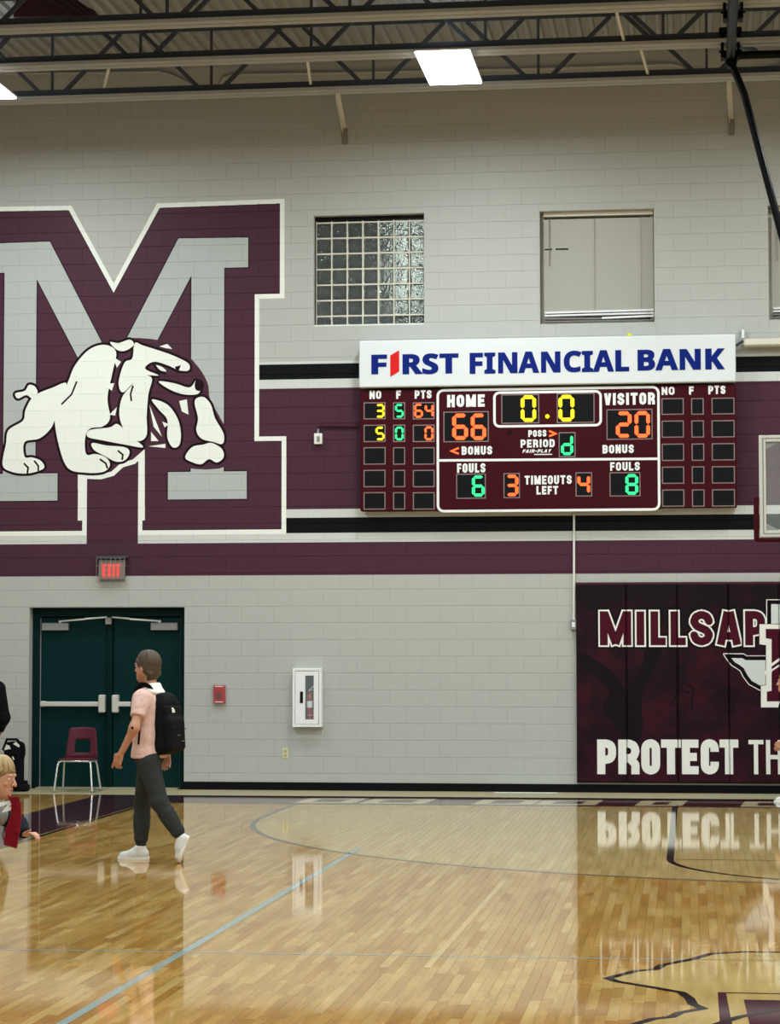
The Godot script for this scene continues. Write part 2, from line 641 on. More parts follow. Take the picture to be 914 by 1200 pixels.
func mural() -> ImageTexture:
	var im := Image.create(2048, 2048, false, Image.FORMAT_RGB8)
	var gray := rgb(182, 182, 175)
	var pale := rgb(206, 208, 202)
	var maroon := rgb(76, 46, 59)
	var dark := rgb(30, 12, 18)
	var white := rgb(238, 240, 230)
	var letter := rgb(180, 184, 180)
	im.fill(gray)
	for b in [[2.615, 3.015, maroon], [3.015, 3.13, pale], [3.13, 3.316, rgb(14, 16, 18)], [3.316, 3.42, pale], [3.42, 4.908, maroon], [4.908, 5.02, pale], [5.02, 5.207, rgb(14, 16, 18)], [5.207, 5.24, pale]]:
		fill(im, MURAL, PackedVector2Array([Vector2(-12, b[0]), Vector2(-6, b[0]), Vector2(-6, b[1]), Vector2(-12, b[1])]), b[2])
	# block letter M, symmetric about cx: white edge, maroon body, gray inner letter
	var cx := -8.69
	var body := [Vector2(0, 6.12), Vector2(0.585, 7.18), Vector2(2.09, 7.195), Vector2(2.09, 6.09), Vector2(1.775, 6.09), Vector2(1.775, 4.255), Vector2(2.115, 4.255), Vector2(2.115, 3.185), Vector2(0.39, 3.185), Vector2(0.39, 4.12), Vector2(-0.39, 4.12), Vector2(-0.39, 3.185)]
	for x in [[-2.115, 3.185], [-2.115, 4.255], [-1.775, 4.255], [-1.775, 6.09], [-2.09, 6.09], [-2.09, 7.195], [-0.585, 7.18]]:
		body.append(Vector2(x[0], x[1]))
	var bp := PackedVector2Array()
	for v in body:
		bp.append(Vector2(cx + v.x, v.y))
	for grown in Geometry2D.offset_polygon(bp, 0.066, Geometry2D.JOIN_MITER):
		fill(im, MURAL, grown, white)
	for grown in Geometry2D.offset_polygon(bp, 0.008, Geometry2D.JOIN_MITER):
		fill(im, MURAL, grown, dark)
	fill(im, MURAL, bp, maroon)
	# the gap between the legs stays maroon
	fill(im, MURAL, PackedVector2Array([Vector2(cx - 0.325, 3.0), Vector2(cx + 0.325, 3.0), Vector2(cx + 0.325, 4.12), Vector2(cx - 0.325, 4.12)]), maroon)
	for s in [-1.0, 1.0]:
		for part in [[[0.82, 6.8], [1.7, 6.79], [1.7, 6.42], [1.4, 6.42], [1.4, 3.895], [1.69, 3.895], [1.69, 3.555], [0.7, 3.555], [0.7, 3.895], [0.985, 3.895], [0.985, 6.33], [0.3, 5.05], [-0.1, 5.05]]]:
			var pp := PackedVector2Array()
			for v in part:
				pp.append(Vector2(cx + s * v[0], v[1]))
			for grown in Geometry2D.offset_polygon(pp, 0.012, Geometry2D.JOIN_MITER):
				fill(im, MURAL, grown, dark)
			fill(im, MURAL, pp, letter)
	bulldog(im, maroon, dark, white)
	return ImageTexture.create_from_image(im)


# a plain walking bulldog in white with dark lines
func bulldog(im: Image, maroon: Color, dark: Color, white: Color) -> void:
	var ground := smooth([Vector2(-8.742, 5.489), Vector2(-8.482, 5.569), Vector2(-7.963, 5.496), Vector2(-7.66, 5.247), Vector2(-7.498, 5.0), Vector2(-7.465, 4.788), Vector2(-7.358, 4.597), Vector2(-7.228, 4.321), Vector2(-7.249, 3.963), Vector2(-7.763, 3.947), Vector2(-7.903, 4.139), Vector2(-8.323, 4.176), Vector2(-8.584, 4.38), Vector2(-8.738, 4.68), Vector2(-8.784, 5.106)], 4)
	fill(im, MURAL, ground, maroon)
	# white edge that follows the front paws over the gap in the letter
	fill_all(im, MURAL, stroke([Vector2(-9.098, 3.305), Vector2(-9.101, 3.856), Vector2(-8.841, 3.843), Vector2(-8.689, 3.883), Vector2(-8.571, 3.988), Vector2(-8.42, 4.029), Vector2(-8.312, 4.123), Vector2(-8.308, 3.298)], 0.06), white)
	var white_parts := [
		[Vector2(-9.939, 4.9), Vector2(-9.906, 4.835), Vector2(-9.796, 4.876), Vector2(-9.719, 4.832), Vector2(-9.654, 4.906), Vector2(-9.688, 4.982), Vector2(-9.765, 5.004), Vector2(-9.819, 4.93)],
		[Vector2(-9.284, 5.018), Vector2(-9.458, 4.967), Vector2(-9.698, 4.864), Vector2(-9.806, 4.695), Vector2(-9.838, 4.557), Vector2(-10.023, 4.442), Vector2(-10.054, 4.271), Vector2(-10.096, 4.005), Vector2(-9.975, 3.918), Vector2(-9.81, 3.895), Vector2(-9.668, 3.915), Vector2(-9.56, 3.967), Vector2(-9.604, 4.053), Vector2(-9.714, 4.096), Vector2(-9.812, 4.108), Vector2(-9.814, 4.289), Vector2(-9.628, 4.33), Vector2(-9.487, 4.445), Vector2(-9.422, 4.583), Vector2(-9.348, 4.816)],
		[Vector2(-9.262, 5.039), Vector2(-9.176, 5.24), Vector2(-9.003, 5.429), Vector2(-8.808, 5.49), Vector2(-8.655, 5.402), Vector2(-8.697, 5.147), Vector2(-8.76, 4.829), Vector2(-8.726, 4.573), Vector2(-8.823, 4.468), Vector2(-8.975, 4.449), Vector2(-9.039, 4.344), Vector2(-9.027, 4.131), Vector2(-8.908, 4.13), Vector2(-8.777, 4.086), Vector2(-8.723, 3.99), Vector2(-8.809, 3.906), Vector2(-9.037, 3.898), Vector2(-9.265, 3.964), Vector2(-9.387, 4.284), Vector2(-9.434, 4.626), Vector2(-9.359, 4.816)],
		[Vector2(-8.986, 4.428), Vector2(-8.736, 4.457), Vector2(-8.628, 4.498), Vector2(-8.476, 4.358), Vector2(-8.302, 4.207), Vector2(-8.54, 4.242), Vector2(-8.822, 4.298), Vector2(-9.007, 4.343)],
		[Vector2(-8.952, 4.268), Vector2(-8.767, 4.234), Vector2(-8.54, 4.21), Vector2(-8.475, 4.146), Vector2(-8.528, 4.051), Vector2(-8.647, 4.031), Vector2(-8.799, 4.107), Vector2(-8.93, 4.183)],
		[Vector2(-8.732, 5.521), Vector2(-8.623, 5.508), Vector2(-8.482, 5.548), Vector2(-8.428, 5.483), Vector2(-8.536, 5.41), Vector2(-8.644, 5.423)],
		[Vector2(-8.417, 5.504), Vector2(-8.309, 5.47), Vector2(-8.07, 5.392), Vector2(-7.897, 5.325), Vector2(-7.736, 5.237), Vector2(-7.735, 5.152), Vector2(-7.854, 5.154), Vector2(-8.005, 5.221), Vector2(-8.178, 5.266), Vector2(-8.285, 5.183), Vector2(-8.112, 5.095), Vector2(-8.285, 5.098), Vector2(-8.414, 5.025), Vector2(-8.565, 4.89), Vector2(-8.62, 5.018), Vector2(-8.546, 5.262), Vector2(-8.448, 5.313)],
		[Vector2(-8.35, 5.099), Vector2(-8.198, 5.064), Vector2(-8.241, 4.863), Vector2(-8.261, 4.588), Vector2(-8.26, 4.355), Vector2(-8.367, 4.282), Vector2(-8.519, 4.379), Vector2(-8.607, 4.593), Vector2(-8.576, 4.826), Vector2(-8.457, 4.973)],
		[Vector2(-8.112, 5.021), Vector2(-7.918, 4.996), Vector2(-7.724, 4.94), Vector2(-7.638, 5.024), Vector2(-7.584, 4.928), Vector2(-7.627, 4.854), Vector2(-7.809, 4.857), Vector2(-7.982, 4.923)],
		[Vector2(-8.197, 4.799), Vector2(-8.003, 4.733), Vector2(-7.873, 4.561), Vector2(-7.829, 4.37), Vector2(-7.85, 4.223), Vector2(-7.936, 4.203), Vector2(-8.001, 4.33), Vector2(-8.002, 4.542), Vector2(-8.11, 4.671)],
		[Vector2(-7.658, 4.77), Vector2(-7.551, 4.821), Vector2(-7.454, 4.725), Vector2(-7.4, 4.555), Vector2(-7.293, 4.364), Vector2(-7.303, 4.237), Vector2(-7.421, 4.26), Vector2(-7.571, 4.304), Vector2(-7.636, 4.41), Vector2(-7.615, 4.558)],
		[Vector2(-7.774, 4.074), Vector2(-7.688, 4.2), Vector2(-7.549, 4.23), Vector2(-7.442, 4.249), Vector2(-7.313, 4.174), Vector2(-7.292, 4.068), Vector2(-7.377, 4.006), Vector2(-7.474, 4.049), Vector2(-7.57, 3.987), Vector2(-7.677, 4.01)],
	]
	for w in white_parts:
		for grown in Geometry2D.offset_polygon(smooth(w), 0.03, Geometry2D.JOIN_ROUND):
			fill(im, MURAL, grown, dark)
	for w in white_parts:
		fill(im, MURAL, smooth(w), white)
	# collar studs, teeth, eye
	for t in [[Vector2(-8.698, 5.339), Vector2(-8.589, 5.273), Vector2(-8.643, 5.199)], [Vector2(-8.815, 5.0), Vector2(-8.674, 5.008), Vector2(-8.706, 4.913)], [Vector2(-8.737, 4.616), Vector2(-8.64, 4.71), Vector2(-8.661, 4.604)], [Vector2(-8.229, 4.736), Vector2(-8.065, 4.331), Vector2(-8.174, 4.46)], [Vector2(-8.206, 4.397), Vector2(-8.108, 4.279), Vector2(-8.205, 4.28)], [Vector2(-8.066, 4.522), Vector2(-7.98, 4.489), Vector2(-8.034, 4.447)], [Vector2(-8.237, 4.217), Vector2(-8.022, 4.246), Vector2(-8.022, 4.193)], [Vector2(-7.852, 4.773), Vector2(-7.755, 4.793), Vector2(-7.733, 4.602), Vector2(-7.819, 4.645)], [Vector2(-8.103, 5.456), Vector2(-8.006, 5.486), Vector2(-7.941, 5.421), Vector2(-8.027, 5.433)]]:
		fill(im, MURAL, PackedVector2Array(t), white)
	for d in [[Vector2(-8.199, 5.245), Vector2(-8.069, 5.179), Vector2(-8.004, 5.093), Vector2(-8.134, 5.138)], [Vector2(-7.908, 5.198), Vector2(-7.832, 5.218), Vector2(-7.875, 5.112)]]:
		fill(im, MURAL, PackedVector2Array(d), dark)
	fill(im, MURAL, smooth([Vector2(-7.649, 5.013), Vector2(-7.573, 5.033), Vector2(-7.541, 4.959), Vector2(-7.584, 4.896), Vector2(-7.648, 4.918)], 4), dark)
	fill(im, MURAL, smooth([Vector2(-8.145, 5.223), Vector2(-8.069, 5.2), Vector2(-8.015, 5.146), Vector2(-8.091, 5.158)], 4), white)
	for line in [[Vector2(-9.153, 5.037), Vector2(-9.217, 4.878), Vector2(-9.347, 4.752)], [Vector2(-9.822, 4.023), Vector2(-9.767, 3.969), Vector2(-9.777, 3.895)], [Vector2(-9.691, 4.054), Vector2(-9.636, 3.989), Vector2(-9.636, 3.925)], [Vector2(-8.853, 4.065), Vector2(-8.777, 4.011), Vector2(-8.755, 3.948)], [Vector2(-8.626, 4.169), Vector2(-8.561, 4.115), Vector2(-8.571, 4.051)], [Vector2(-8.436, 4.973), Vector2(-8.468, 4.867), Vector2(-8.456, 4.782)]]:
		fill_all(im, MURAL, stroke(line, 0.022), dark)


func end_wall() -> void:
	var wall := setting("wall_back")
	var paint := mat("wall_paint", Color.WHITE, 0.45)
	paint.metallic_specular = 0.2
	paint.albedo_texture = mural()
	paint.texture_repeat = false
	var holes := [DOOR, WIN1, WIN2, WIN3]
	var xs := [-14.0, 12.0]
	var ys := [0.0, 9.0]
	for h in holes:
		for x in [h.position.x, h.end.x]:
			if not x in xs: xs.append(x)
		for y in [h.position.y, h.end.y]:
			if not y in ys: ys.append(y)
	xs.sort()
	ys.sort()
	var m := Shaper.new()
	m.flat = true
	m.area = MURAL
	for i in xs.size() - 1:
		for j in ys.size() - 1:
			var c := Vector2((xs[i] + xs[i + 1]) / 2.0, (ys[j] + ys[j + 1]) / 2.0)
			if not holes.any(func(h): return h.has_point(c)):
				m.span(Vector3(xs[i], ys[j], -0.3), Vector3(xs[i + 1], ys[j + 1], -0.005))
	put("mortar", m.done(), paint, wall)
	# blocks: 16 by 8 inch courses in running bond, each with its own eased edges
	var cells: Array[Rect2] = []
	for row in 44:
		var shift := 0.0 if row % 2 == 1 else 0.2032
		var y0 := row * 0.2032
		for col in 66:
			var x0 := -9.7 + shift + 0.4064 * (col - 11)
			if x0 > 11.99 or x0 + 0.4064 < -13.99:
				continue
			var todo: Array[Rect2] = [Rect2(maxf(x0, -14.0), y0, minf(x0 + 0.4064, 12.0) - maxf(x0, -14.0), minf(0.2032, 8.95 - y0))]
			for h in holes:
				var next: Array[Rect2] = []
				for r in todo:
					if not r.intersects(h):
						next.append(r)
						continue
					var k := r.intersection(h)
					if k.position.x > r.position.x: next.append(Rect2(r.position.x, r.position.y, k.position.x - r.position.x, r.size.y))
					if k.end.x < r.end.x: next.append(Rect2(k.end.x, r.position.y, r.end.x - k.end.x, r.size.y))
					if k.position.y > r.position.y: next.append(Rect2(k.position.x, r.position.y, k.size.x, k.position.y - r.position.y))
					if k.end.y < r.end.y: next.append(Rect2(k.position.x, k.end.y, k.size.x, r.end.y - k.end.y))
				todo = next
			for r in todo:
				if r.size.x > 0.02 and r.size.y > 0.02:
					cells.append(r)
	var cover := [Rect2(-5.6, 3.38, 4.56, 2.12), Rect2(-2.98, 0.0, 15.0, 2.53)]
	var eye := Vector3(-1.62, 1.8, 27.57)
	var near := []
	var rest := []
	for r in cells:
		var c := r.get_center()
		if c.x > -10.0 and c.x < -0.75 and r.size.x > 0.3 and not cover.any(func(k): return k.has_point(c)):
			near.append([eye.distance_to(Vector3(c.x, c.y, 0)), r])
		else:
			rest.append(r)
	near.sort_custom(func(a, b): return a[0] < b[0])
	var all := Shaper.new()
	all.flat = true
	all.area = MURAL
	for i in near.size():
		if i < 300:
			var one := Shaper.new()
			one.flat = true
			one.area = MURAL
			block(one, near[i][1])
			put("block", one.done(), paint, wall)
		else:
			block(all, near[i][1])
	for r in rest:
		block(all, r)
	var o := put("more_blocks", all.done(), paint, wall)
	tag(o, "", "", "", "stuff")
	# black vinyl base
	var base := setting("baseboard_back")
	for run in [[-14.0, DOOR.position.x - 0.002], [DOOR.end.x + 0.002, 12.0]]:
		var b := Shaper.new()
		b.span(Vector3(run[0], 0.0, 0.0005), Vector3(run[1], 0.098, 0.012), 0.004)
		put("base_strip", b.done(), M.vinyl_black, base)


func block(m: Shaper, r: Rect2) -> void:
	var a := 0.0050
	var b := 0.0010
	var z := rng.randf_range(-0.0006, 0.0)
	var lo := -0.0052
	var p := r.position
	var q := r.end
	var f := [Vector3(p.x + b, p.y + a, z), Vector3(q.x - b, p.y + a, z), Vector3(q.x - b, q.y - a, z), Vector3(p.x + b, q.y - a, z)]
	var g := [Vector3(p.x, p.y, lo), Vector3(q.x, p.y, lo), Vector3(q.x, q.y, lo), Vector3(p.x, q.y, lo)]
	m.hard()
	m.quad(f[0], f[1], f[2], f[3])
	for k in 4:
		var k2 := (k + 1) % 4
		m.quad(g[k], g[k2], f[k2], f[k])


func shell() -> void:
	# the three walls outside the picture
	var spans := {"wall_left": [Vector3(-14.3, 0, -0.3), Vector3(-14.0, 9.0, 31.0)], "wall_right": [Vector3(12.0, 0, -0.3), Vector3(12.3, 9.0, 31.0)], "wall_front": [Vector3(-14.3, 0, 31.0), Vector3(12.3, 9.0, 31.3)]}
	for n in spans:
		var m := Shaper.new()
		m.span(spans[n][0], spans[n][1])
		var o := put(n, m.done(), M.plain_wall, self)
		tag(o, "", "", "", "structure")


# ---------------------------------------------------------------- floor
func in_arc(x: float, z: float) -> bool:
	if z < 2.2: return false
	if z < 4.2: return absf(x) < 6.0
	return Vector2(x, (z - 4.2)).length() < 6.0


func floor_boards() -> void:
	var fl := setting("floor")
	var m := Shaper.new()
	m.span(Vector3(-14.3, -0.25, -0.3), Vector3(12.3, -0.012, 31.3))
	put("subfloor", m.done(), M.maple_plain, fl)
	m = Shaper.new()
	m.span(Vector3(-14.0, -0.012, 0.0), Vector3(-9.3, 0.0, 8.0))
	m.span(Vector3(6.2, -0.012, 0.0), Vector3(12.0, 0.0, 8.0))
	m.span(Vector3(-9.3, -0.012, 19.0), Vector3(6.2, 0.0, 24.0))
	put("outer_floor", m.done(), M.maple_plain, fl)
	m = Shaper.new()
	m.span(Vector3(-14.0, -0.012, 8.0), Vector3(-9.3, 0.0, 31.0))
	m.span(Vector3(6.2, -0.012, 8.0), Vector3(12.0, 0.0, 31.0))
	m.span(Vector3(-9.3, -0.012, 24.0), Vector3(6.2, 0.0, 31.0))
	put("bounce_floor", m.done(), mat("bounce_gray", rgb(112, 118, 128), 0.6), fl)  # unseen outer floor, made gray to cool the light it bounces up
	var w := 0.0572
	var unit := Shaper.new()
	unit.box(Vector3(0, -0.006, 0), Vector3(w - 0.0006, 0.012, 1.0), 0.0006)
	var board := unit.done()
	var all := Shaper.new()
	all.tinted = true
	var close := []
	var strips := int(15.5 / w)
	for i in strips:
		var x := -9.3 + (i + 0.5) * w
		var z := -rng.randf() * 0.7
		while z < 19.0:
			var l := rng.randf_range(0.22, 1.05)
			var z0 := maxf(z, 0.0)
			var z1 := minf(z + l, 19.0)
			z += l
			if z1 - z0 < 0.02:
				continue
			var tone: Color = M["maple_%d" % rng.randi_range(0, 7)].albedo_color
			var c := Vector2(x, (z0 + z1) / 2.0)
			if c.x > -4.75 and c.x < -0.15 and z0 > 13.6 and z1 < 17.6 and absf(c.x + 2.45) < 0.3 + 0.155 * (27.57 - c.y) * 1.05:
				close.append([-c.y, x, z0, z1])
				continue
			floor_piece(all, x, z0, z1, w, tone)
	close.sort_custom(func(a, b): return a[0] < b[0])
	for i in close.size():
		var b = close[i]
		if i < 300:
			var o := put("floor_board", board, M["maple_%d" % rng.randi_range(0, 7)], fl, Vector3(b[1], 0, (b[2] + b[3]) / 2.0))
			o.scale = Vector3(1, 1, b[3] - b[2] - 0.0006)
		else:
			floor_piece(all, b[1], b[2], b[3], w, M["maple_%d" % rng.randi_range(0, 7)].albedo_color)
	var o := put("more_floor_boards", all.done(), M.maple_mixed, fl)
	tag(o, "", "", "", "stuff")


func floor_piece(m: Shaper, x: float, z0: float, z1: float, w: float, tone: Color) -> void:
	var h := w / 2.0 - 0.0006
	var cuts := [z0]
	# boards inside the three-point arc have a paler finish; a board that crosses the arc changes there
	var zc := 0.0
	if absf(x) < 6.0:
		zc = 4.2 + sqrt(36.0 - x * x)
		if zc > z0 + 0.01 and zc < z1 - 0.01:
			cuts.append(zc)
	cuts.append(z1)
	m.hard()
	for k in cuts.size() - 1:
		var a: float = cuts[k]
		var b: float = cuts[k + 1]
		var c := tone
		if in_arc(x, (a + b) / 2.0):
			c = tone.lerp(rgb(216, 200, 148), 0.5)
		m.tint = c.srgb_to_linear()
		m.quad(Vector3(x - h, 0, b), Vector3(x + h, 0, b), Vector3(x + h, 0, a), Vector3(x - h, 0, a))
		m.quad(Vector3(x + h, 0, b), Vector3(x + h, -0.011, b), Vector3(x + h, -0.011, a), Vector3(x + h, 0, a))


func arc(c: Vector2, r: float, a0: float, a1: float, n: int) -> Array:
	var out := []
	for i in n + 1:
		var t := deg_to_rad(lerpf(a0, a1, float(i) / n))
		out.append(c + Vector2(cos(t), sin(t)) * r)
	return out


func floor_paint() -> void:
	var fl := get_node("floor")
	var y := 0.0008
	# maroon border outside the court lines
	var m := Shaper.new()
	lay_floor_poly(m, PackedVector2Array([Vector2(-8.55, 1.15), Vector2(6.2, 1.0), Vector2(6.2, 2.3), Vector2(-7.68, 2.3)]), y)
	lay_floor_poly(m, PackedVector2Array([Vector2(-8.55, 1.15), Vector2(-7.68, 2.3), Vector2(-7.68, 18.9), Vector2(-8.55, 18.9)]), y)
	put("border_paint", m.done(), M.paint_maroon, fl)
	m = Shaper.new()
	lay_floor(m, stroke([Vector2(-8.6, 1.09), Vector2(6.2, 0.94)], 0.12), y)
	lay_floor(m, stroke([Vector2(-7.63, 18.9), Vector2(-7.63, 2.35)], 0.05), y)
	put("border_line", m.done(), M.paint_black, fl)
	m = Shaper.new()
	lay_floor_poly(m, PackedVector2Array([Vector2(-13.9, 0.013), Vector2(6.2, 0.013), Vector2(6.2, 0.9), Vector2(-8.65, 1.05), Vector2(-13.9, 1.15)]), y)
	put("wall_margin", m.done(), mat("margin_tan", rgb(168, 158, 124), 0.5), fl)
	# three-point line, lane, free-throw circle
	m = Shaper.new()
	var three := [Vector2(-6.0, 2.3), Vector2(-6.0, 4.2)]
	three.append_array(arc(Vector2(0, 4.2), 6.0, 180, 0, 72).slice(1))
	three.append(Vector2(6.0, 2.3))
	lay_floor(m, stroke(three, 0.055), y)
	put("three_point_line", m.done(), M.paint_gray, fl)
	m = Shaper.new()
	lay_floor(m, stroke([Vector2(-1.8, 2.3), Vector2(-1.8, 8.35)], 0.06), y)
	lay_floor(m, stroke([Vector2(1.8, 2.3), Vector2(1.8, 8.35)], 0.06), y)
	lay_floor(m, stroke(arc(Vector2(0, 8.35), 1.8, 180, 0, 40), 0.055), y)
	lay_floor(m, stroke([Vector2(-1.77, 8.35), Vector2(1.77, 8.35)], 0.03), y + 0.0002)
	put("lane_line", m.done(), M.paint_black, fl)
	m = Shaper.new()
	lay_floor(m, stroke([Vector2(-4.6, 18.9), Vector2(-4.5, 7.6)], 0.055), y)
	lay_floor(m, stroke([Vector2(-7.6, 14.45), Vector2(6.2, 14.25)], 0.03), y)
	put("volleyball_line", m.done(), M.paint_blue, fl)
	m = Shaper.new()
	lay_floor(m, stroke([Vector2(-3.083, 14.867), Vector2(-3.028, 10.268)], 0.04), y)
	put("pale_line", m.done(), mat("line_pale", rgb(202, 172, 112), 0.05), fl)
	# pale unreadable letters on the far border
	m = Shaper.new()
	for run in [[-5.95, 0.55], [-5.2, 0.6], [-3.95, 0.55], [-3.25, 0.55], [-2.15, 0.4], [-1.0, 0.55]]:
		var x: float = run[0]
		var w: float = run[1]
		lay_floor(m, stroke([Vector2(x, 2.1), Vector2(x + 0.05, 1.45), Vector2(x + w, 1.4), Vector2(x + w - 0.05, 2.05)], 0.17, true), y + 0.0004)
	put("border_lettering", m.done(), M.paint_cream, fl)
	# state outline with a block letter at mid court
	m = Shaper.new()
	var edge := [Vector2(-1.12, 13.995), Vector2(-1.335, 14.003), Vector2(-1.523, 14.117), Vector2(-1.621, 14.344), Vector2(-1.791, 14.607), Vector2(-1.826, 14.779), Vector2(-1.932, 14.858), Vector2(-2.075, 15.148), Vector2(-2.027, 15.251), Vector2(-1.808, 15.465), Vector2(-1.684, 15.596), Vector2(-1.64, 15.789), Vector2(-1.623, 15.98), Vector2(-1.574, 16.107), Vector2(-1.69, 16.252), Vector2(-1.73, 16.384), Vector2(-1.81, 16.444), Vector2(-1.892, 16.602)]
	var inner := PackedVector2Array(edge)
	inner.append_array([Vector2(-1.9, 17.6), Vector2(1.6, 17.6), Vector2(1.6, 13.9)])
	var pale := Shaper.new()
	lay_floor_poly(pale, inner, y)
	put("state_shape", pale.done(), wood("maple_pale", rgb(204, 174, 106), M.maple_plain.albedo_texture), fl)
	edge.append_array([Vector2(-1.95, 17.0), Vector2(-1.6, 17.5)])
	lay_floor(m, stroke(edge, 0.052), y + 0.0004)
	lay_floor(m, stroke([Vector2(-1.553, 16.657), Vector2(-1.405, 16.344), Vector2(-1.201, 16.087)], 0.05), y + 0.0012)
	put("state_outline", m.done(), M.paint_black, fl)
	m = Shaper.new()
	lay_floor_poly(m, PackedVector2Array([Vector2(-1.497, 15.57), Vector2(1.4, 15.57), Vector2(1.4, 15.6), Vector2(-1.455, 15.6), Vector2(-1.43, 17.3), Vector2(-1.5, 17.3)]), y + 0.0008)
	lay_floor_poly(m, PackedVector2Array([Vector2(-1.37, 15.8), Vector2(-0.3, 15.8), Vector2(-0.3, 17.3), Vector2(-1.35, 17.3)]), y + 0.0008)
	put("block_letter", m.done(), M.paint_maroon, fl)


# ---------------------------------------------------------------- roof
func roof() -> void:
	var deck := setting("ceiling")
	var m := Shaper.new()
	m.hard()
	var p := 0.1524
	var top := 9.0
	var low := 8.955
	for i in int(26.0 / p):
		var x := -14.0 + i * p
		var q := [Vector2(x, low), Vector2(x + 0.045, low), Vector2(x + 0.062, top), Vector2(x + p - 0.017, top), Vector2(x + p, low)]
		for k in 4:
			m.quad(Vector3(q[k].x, q[k].y, 0), Vector3(q[k + 1].x, q[k + 1].y, 0), Vector3(q[k + 1].x, q[k + 1].y, 31), Vector3(q[k].x, q[k].y, 31))
	put("fluted_deck", m.done(), M.deck, deck)
	m = Shaper.new()
	m.span(Vector3(-14.3, 9.002, -0.3), Vector3(12.3, 9.15, 31.3))
	put("roof_slab", m.done(), M.deck, deck)
	var names := ["steel truss joist nearest the block wall, lowest in the photo", "middle of the three steel truss joists under the roof deck", "steel truss joist highest in the photo, cut by its top edge", "steel truss joist over the court just above the photo"]
	for k in 4:
		var z := 1.8 + 1.524 * k
		var o := thing("roof_joist", names[k], "joist", Vector3(-1.0, 8.13, z), 0.0, "steel truss joists under the roof deck")
		m = Shaper.new()
		for s in [-1.0, 1.0]:
			m.span(Vector3(-12.9, 0, s * 0.012 if s > 0 else -0.125), Vector3(12.9, 0.012, 0.125 if s > 0 else -0.012))
			m.span(Vector3(-12.9, 0.0, s * 0.125 - 0.006), Vector3(12.9, 0.035, s * 0.125 + 0.006))
		put("bottom_chord", m.done(), M.joist_gray, o)
		m = Shaper.new()
		for s in [-1.0, 1.0]:
			m.span(Vector3(-12.9, 0.012, s * 0.02 - 0.006), Vector3(12.9, 0.13, s * 0.02 + 0.006))
		put("chord_leg", m.done(), M.dark_steel, o)  # darker than the flange below: the shade there is put into the colour
		m = Shaper.new()
		for s in [-1.0, 1.0]:
			m.span(Vector3(-12.9, 0.81, s * 0.07 - 0.05), Vector3(12.9, 0.824, s * 0.07 + 0.05))
			m.span(Vector3(-12.9, 0.775, s * 0.02 - 0.006), Vector3(12.9, 0.81, s * 0.02 + 0.006))
		put("top_chord", m.done(), M.dark_steel, o)
		for i in 13:
			var x: float = -12.0 + 1.9 * i + [0.22, -0.25, 0.4, 0.0][k]
			for s in [-1.0, 1.0]:
				m = Shaper.new()
				m.bar(Vector3(x + s * 0.1, 0.06, 0), Vector3(x + s * 0.82, 0.77, 0), 0.045, 0.045, Vector3(0, 0, 1), 0.004)
				put("web_bar", m.done(), M.dark_steel, o)
			m = Shaper.new()
			m.bar(Vector3(x, 0.06, 0), Vector3(x, 0.77, 0), 0.03, 0.03, Vector3(0, 0, 1), 0.003)
			put("web_post", m.done(), M.dark_steel, o)
	# splice plates under the joists, right of the lamp
	# angle braces from the last joist to the wall
	var place := [[Vector3(-5.602, 8.125, 1.75), Vector3(-5.784, 8.115, 0.02), "thin pale steel brace between joist and block wall, left of the ceiling light"], [Vector3(-1.133, 8.125, 1.75), Vector3(-1.073, 8.085, 0.02), "thin pale steel brace between joist and block wall, beside the black hoop pipe"]]
	for pl in place:
		var b := thing("wall_brace", pl[2], "brace", pl[1], 0.0, "pale braces at the top of the end wall")
		m = near(b)
		m.bar(pl[0], pl[1], 0.05, 0.008, Vector3.RIGHT)
		m.bar(pl[0] + Vector3(-0.022, -0.03, 0), pl[1] + Vector3(-0.022, -0.03, 0), 0.008, 0.06, Vector3.RIGHT)
		put("angle", m.done(), M.cream_paint, b)
		m = Shaper.new()
		m.box(Vector3(0, -0.1, -0.008), Vector3(0.07, 0.2, 0.014), 0.003)
		put("wall_plate", m.done(), M.gray_plastic, b)
	# pale bars that tie the joists to one another
	var ties := [[Vector3(-2.305, 8.13, 4.75), Vector3(-2.266, 8.179, 3.4), "pale bridging bar between the two upper joists, left of the black hoop pipe"], [Vector3(-2.088, 8.11, 3.25), Vector3(-2.04, 8.185, 1.9), "pale bridging bar between the two lower joists, left of the black hoop pipe"], [Vector3(-7.912, 8.161, 3.25), Vector3(-8.331, 8.235, 1.9), "pale bridging bar between the two lower joists, near the left ceiling light"], [Vector3(-5.708, 8.124, 3.25), Vector3(-5.894, 8.195, 1.9), "pale bridging bar between the two lower joists, left of the square ceiling light"]]
	for t in ties:
		var b := thing("bridging_bar", t[2], "steel bar", t[0], 0.0, "pale bridging bars between the roof joists")
		m = near(b)
		m.bar(t[0] + Vector3(0, 0.02, 0), t[1] + Vector3(0, 0.02, 0), 0.03, 0.03, Vector3.RIGHT, 0.003)
		put("bar", m.done(), M.cream_paint, b)
	# conduit with long bends along the top of the wall
	var c := thing("wall_conduit", "long gray pipe with sloped bends along the top of the end wall", "pipe", Vector3(-5.6, 8.8, 0.03))
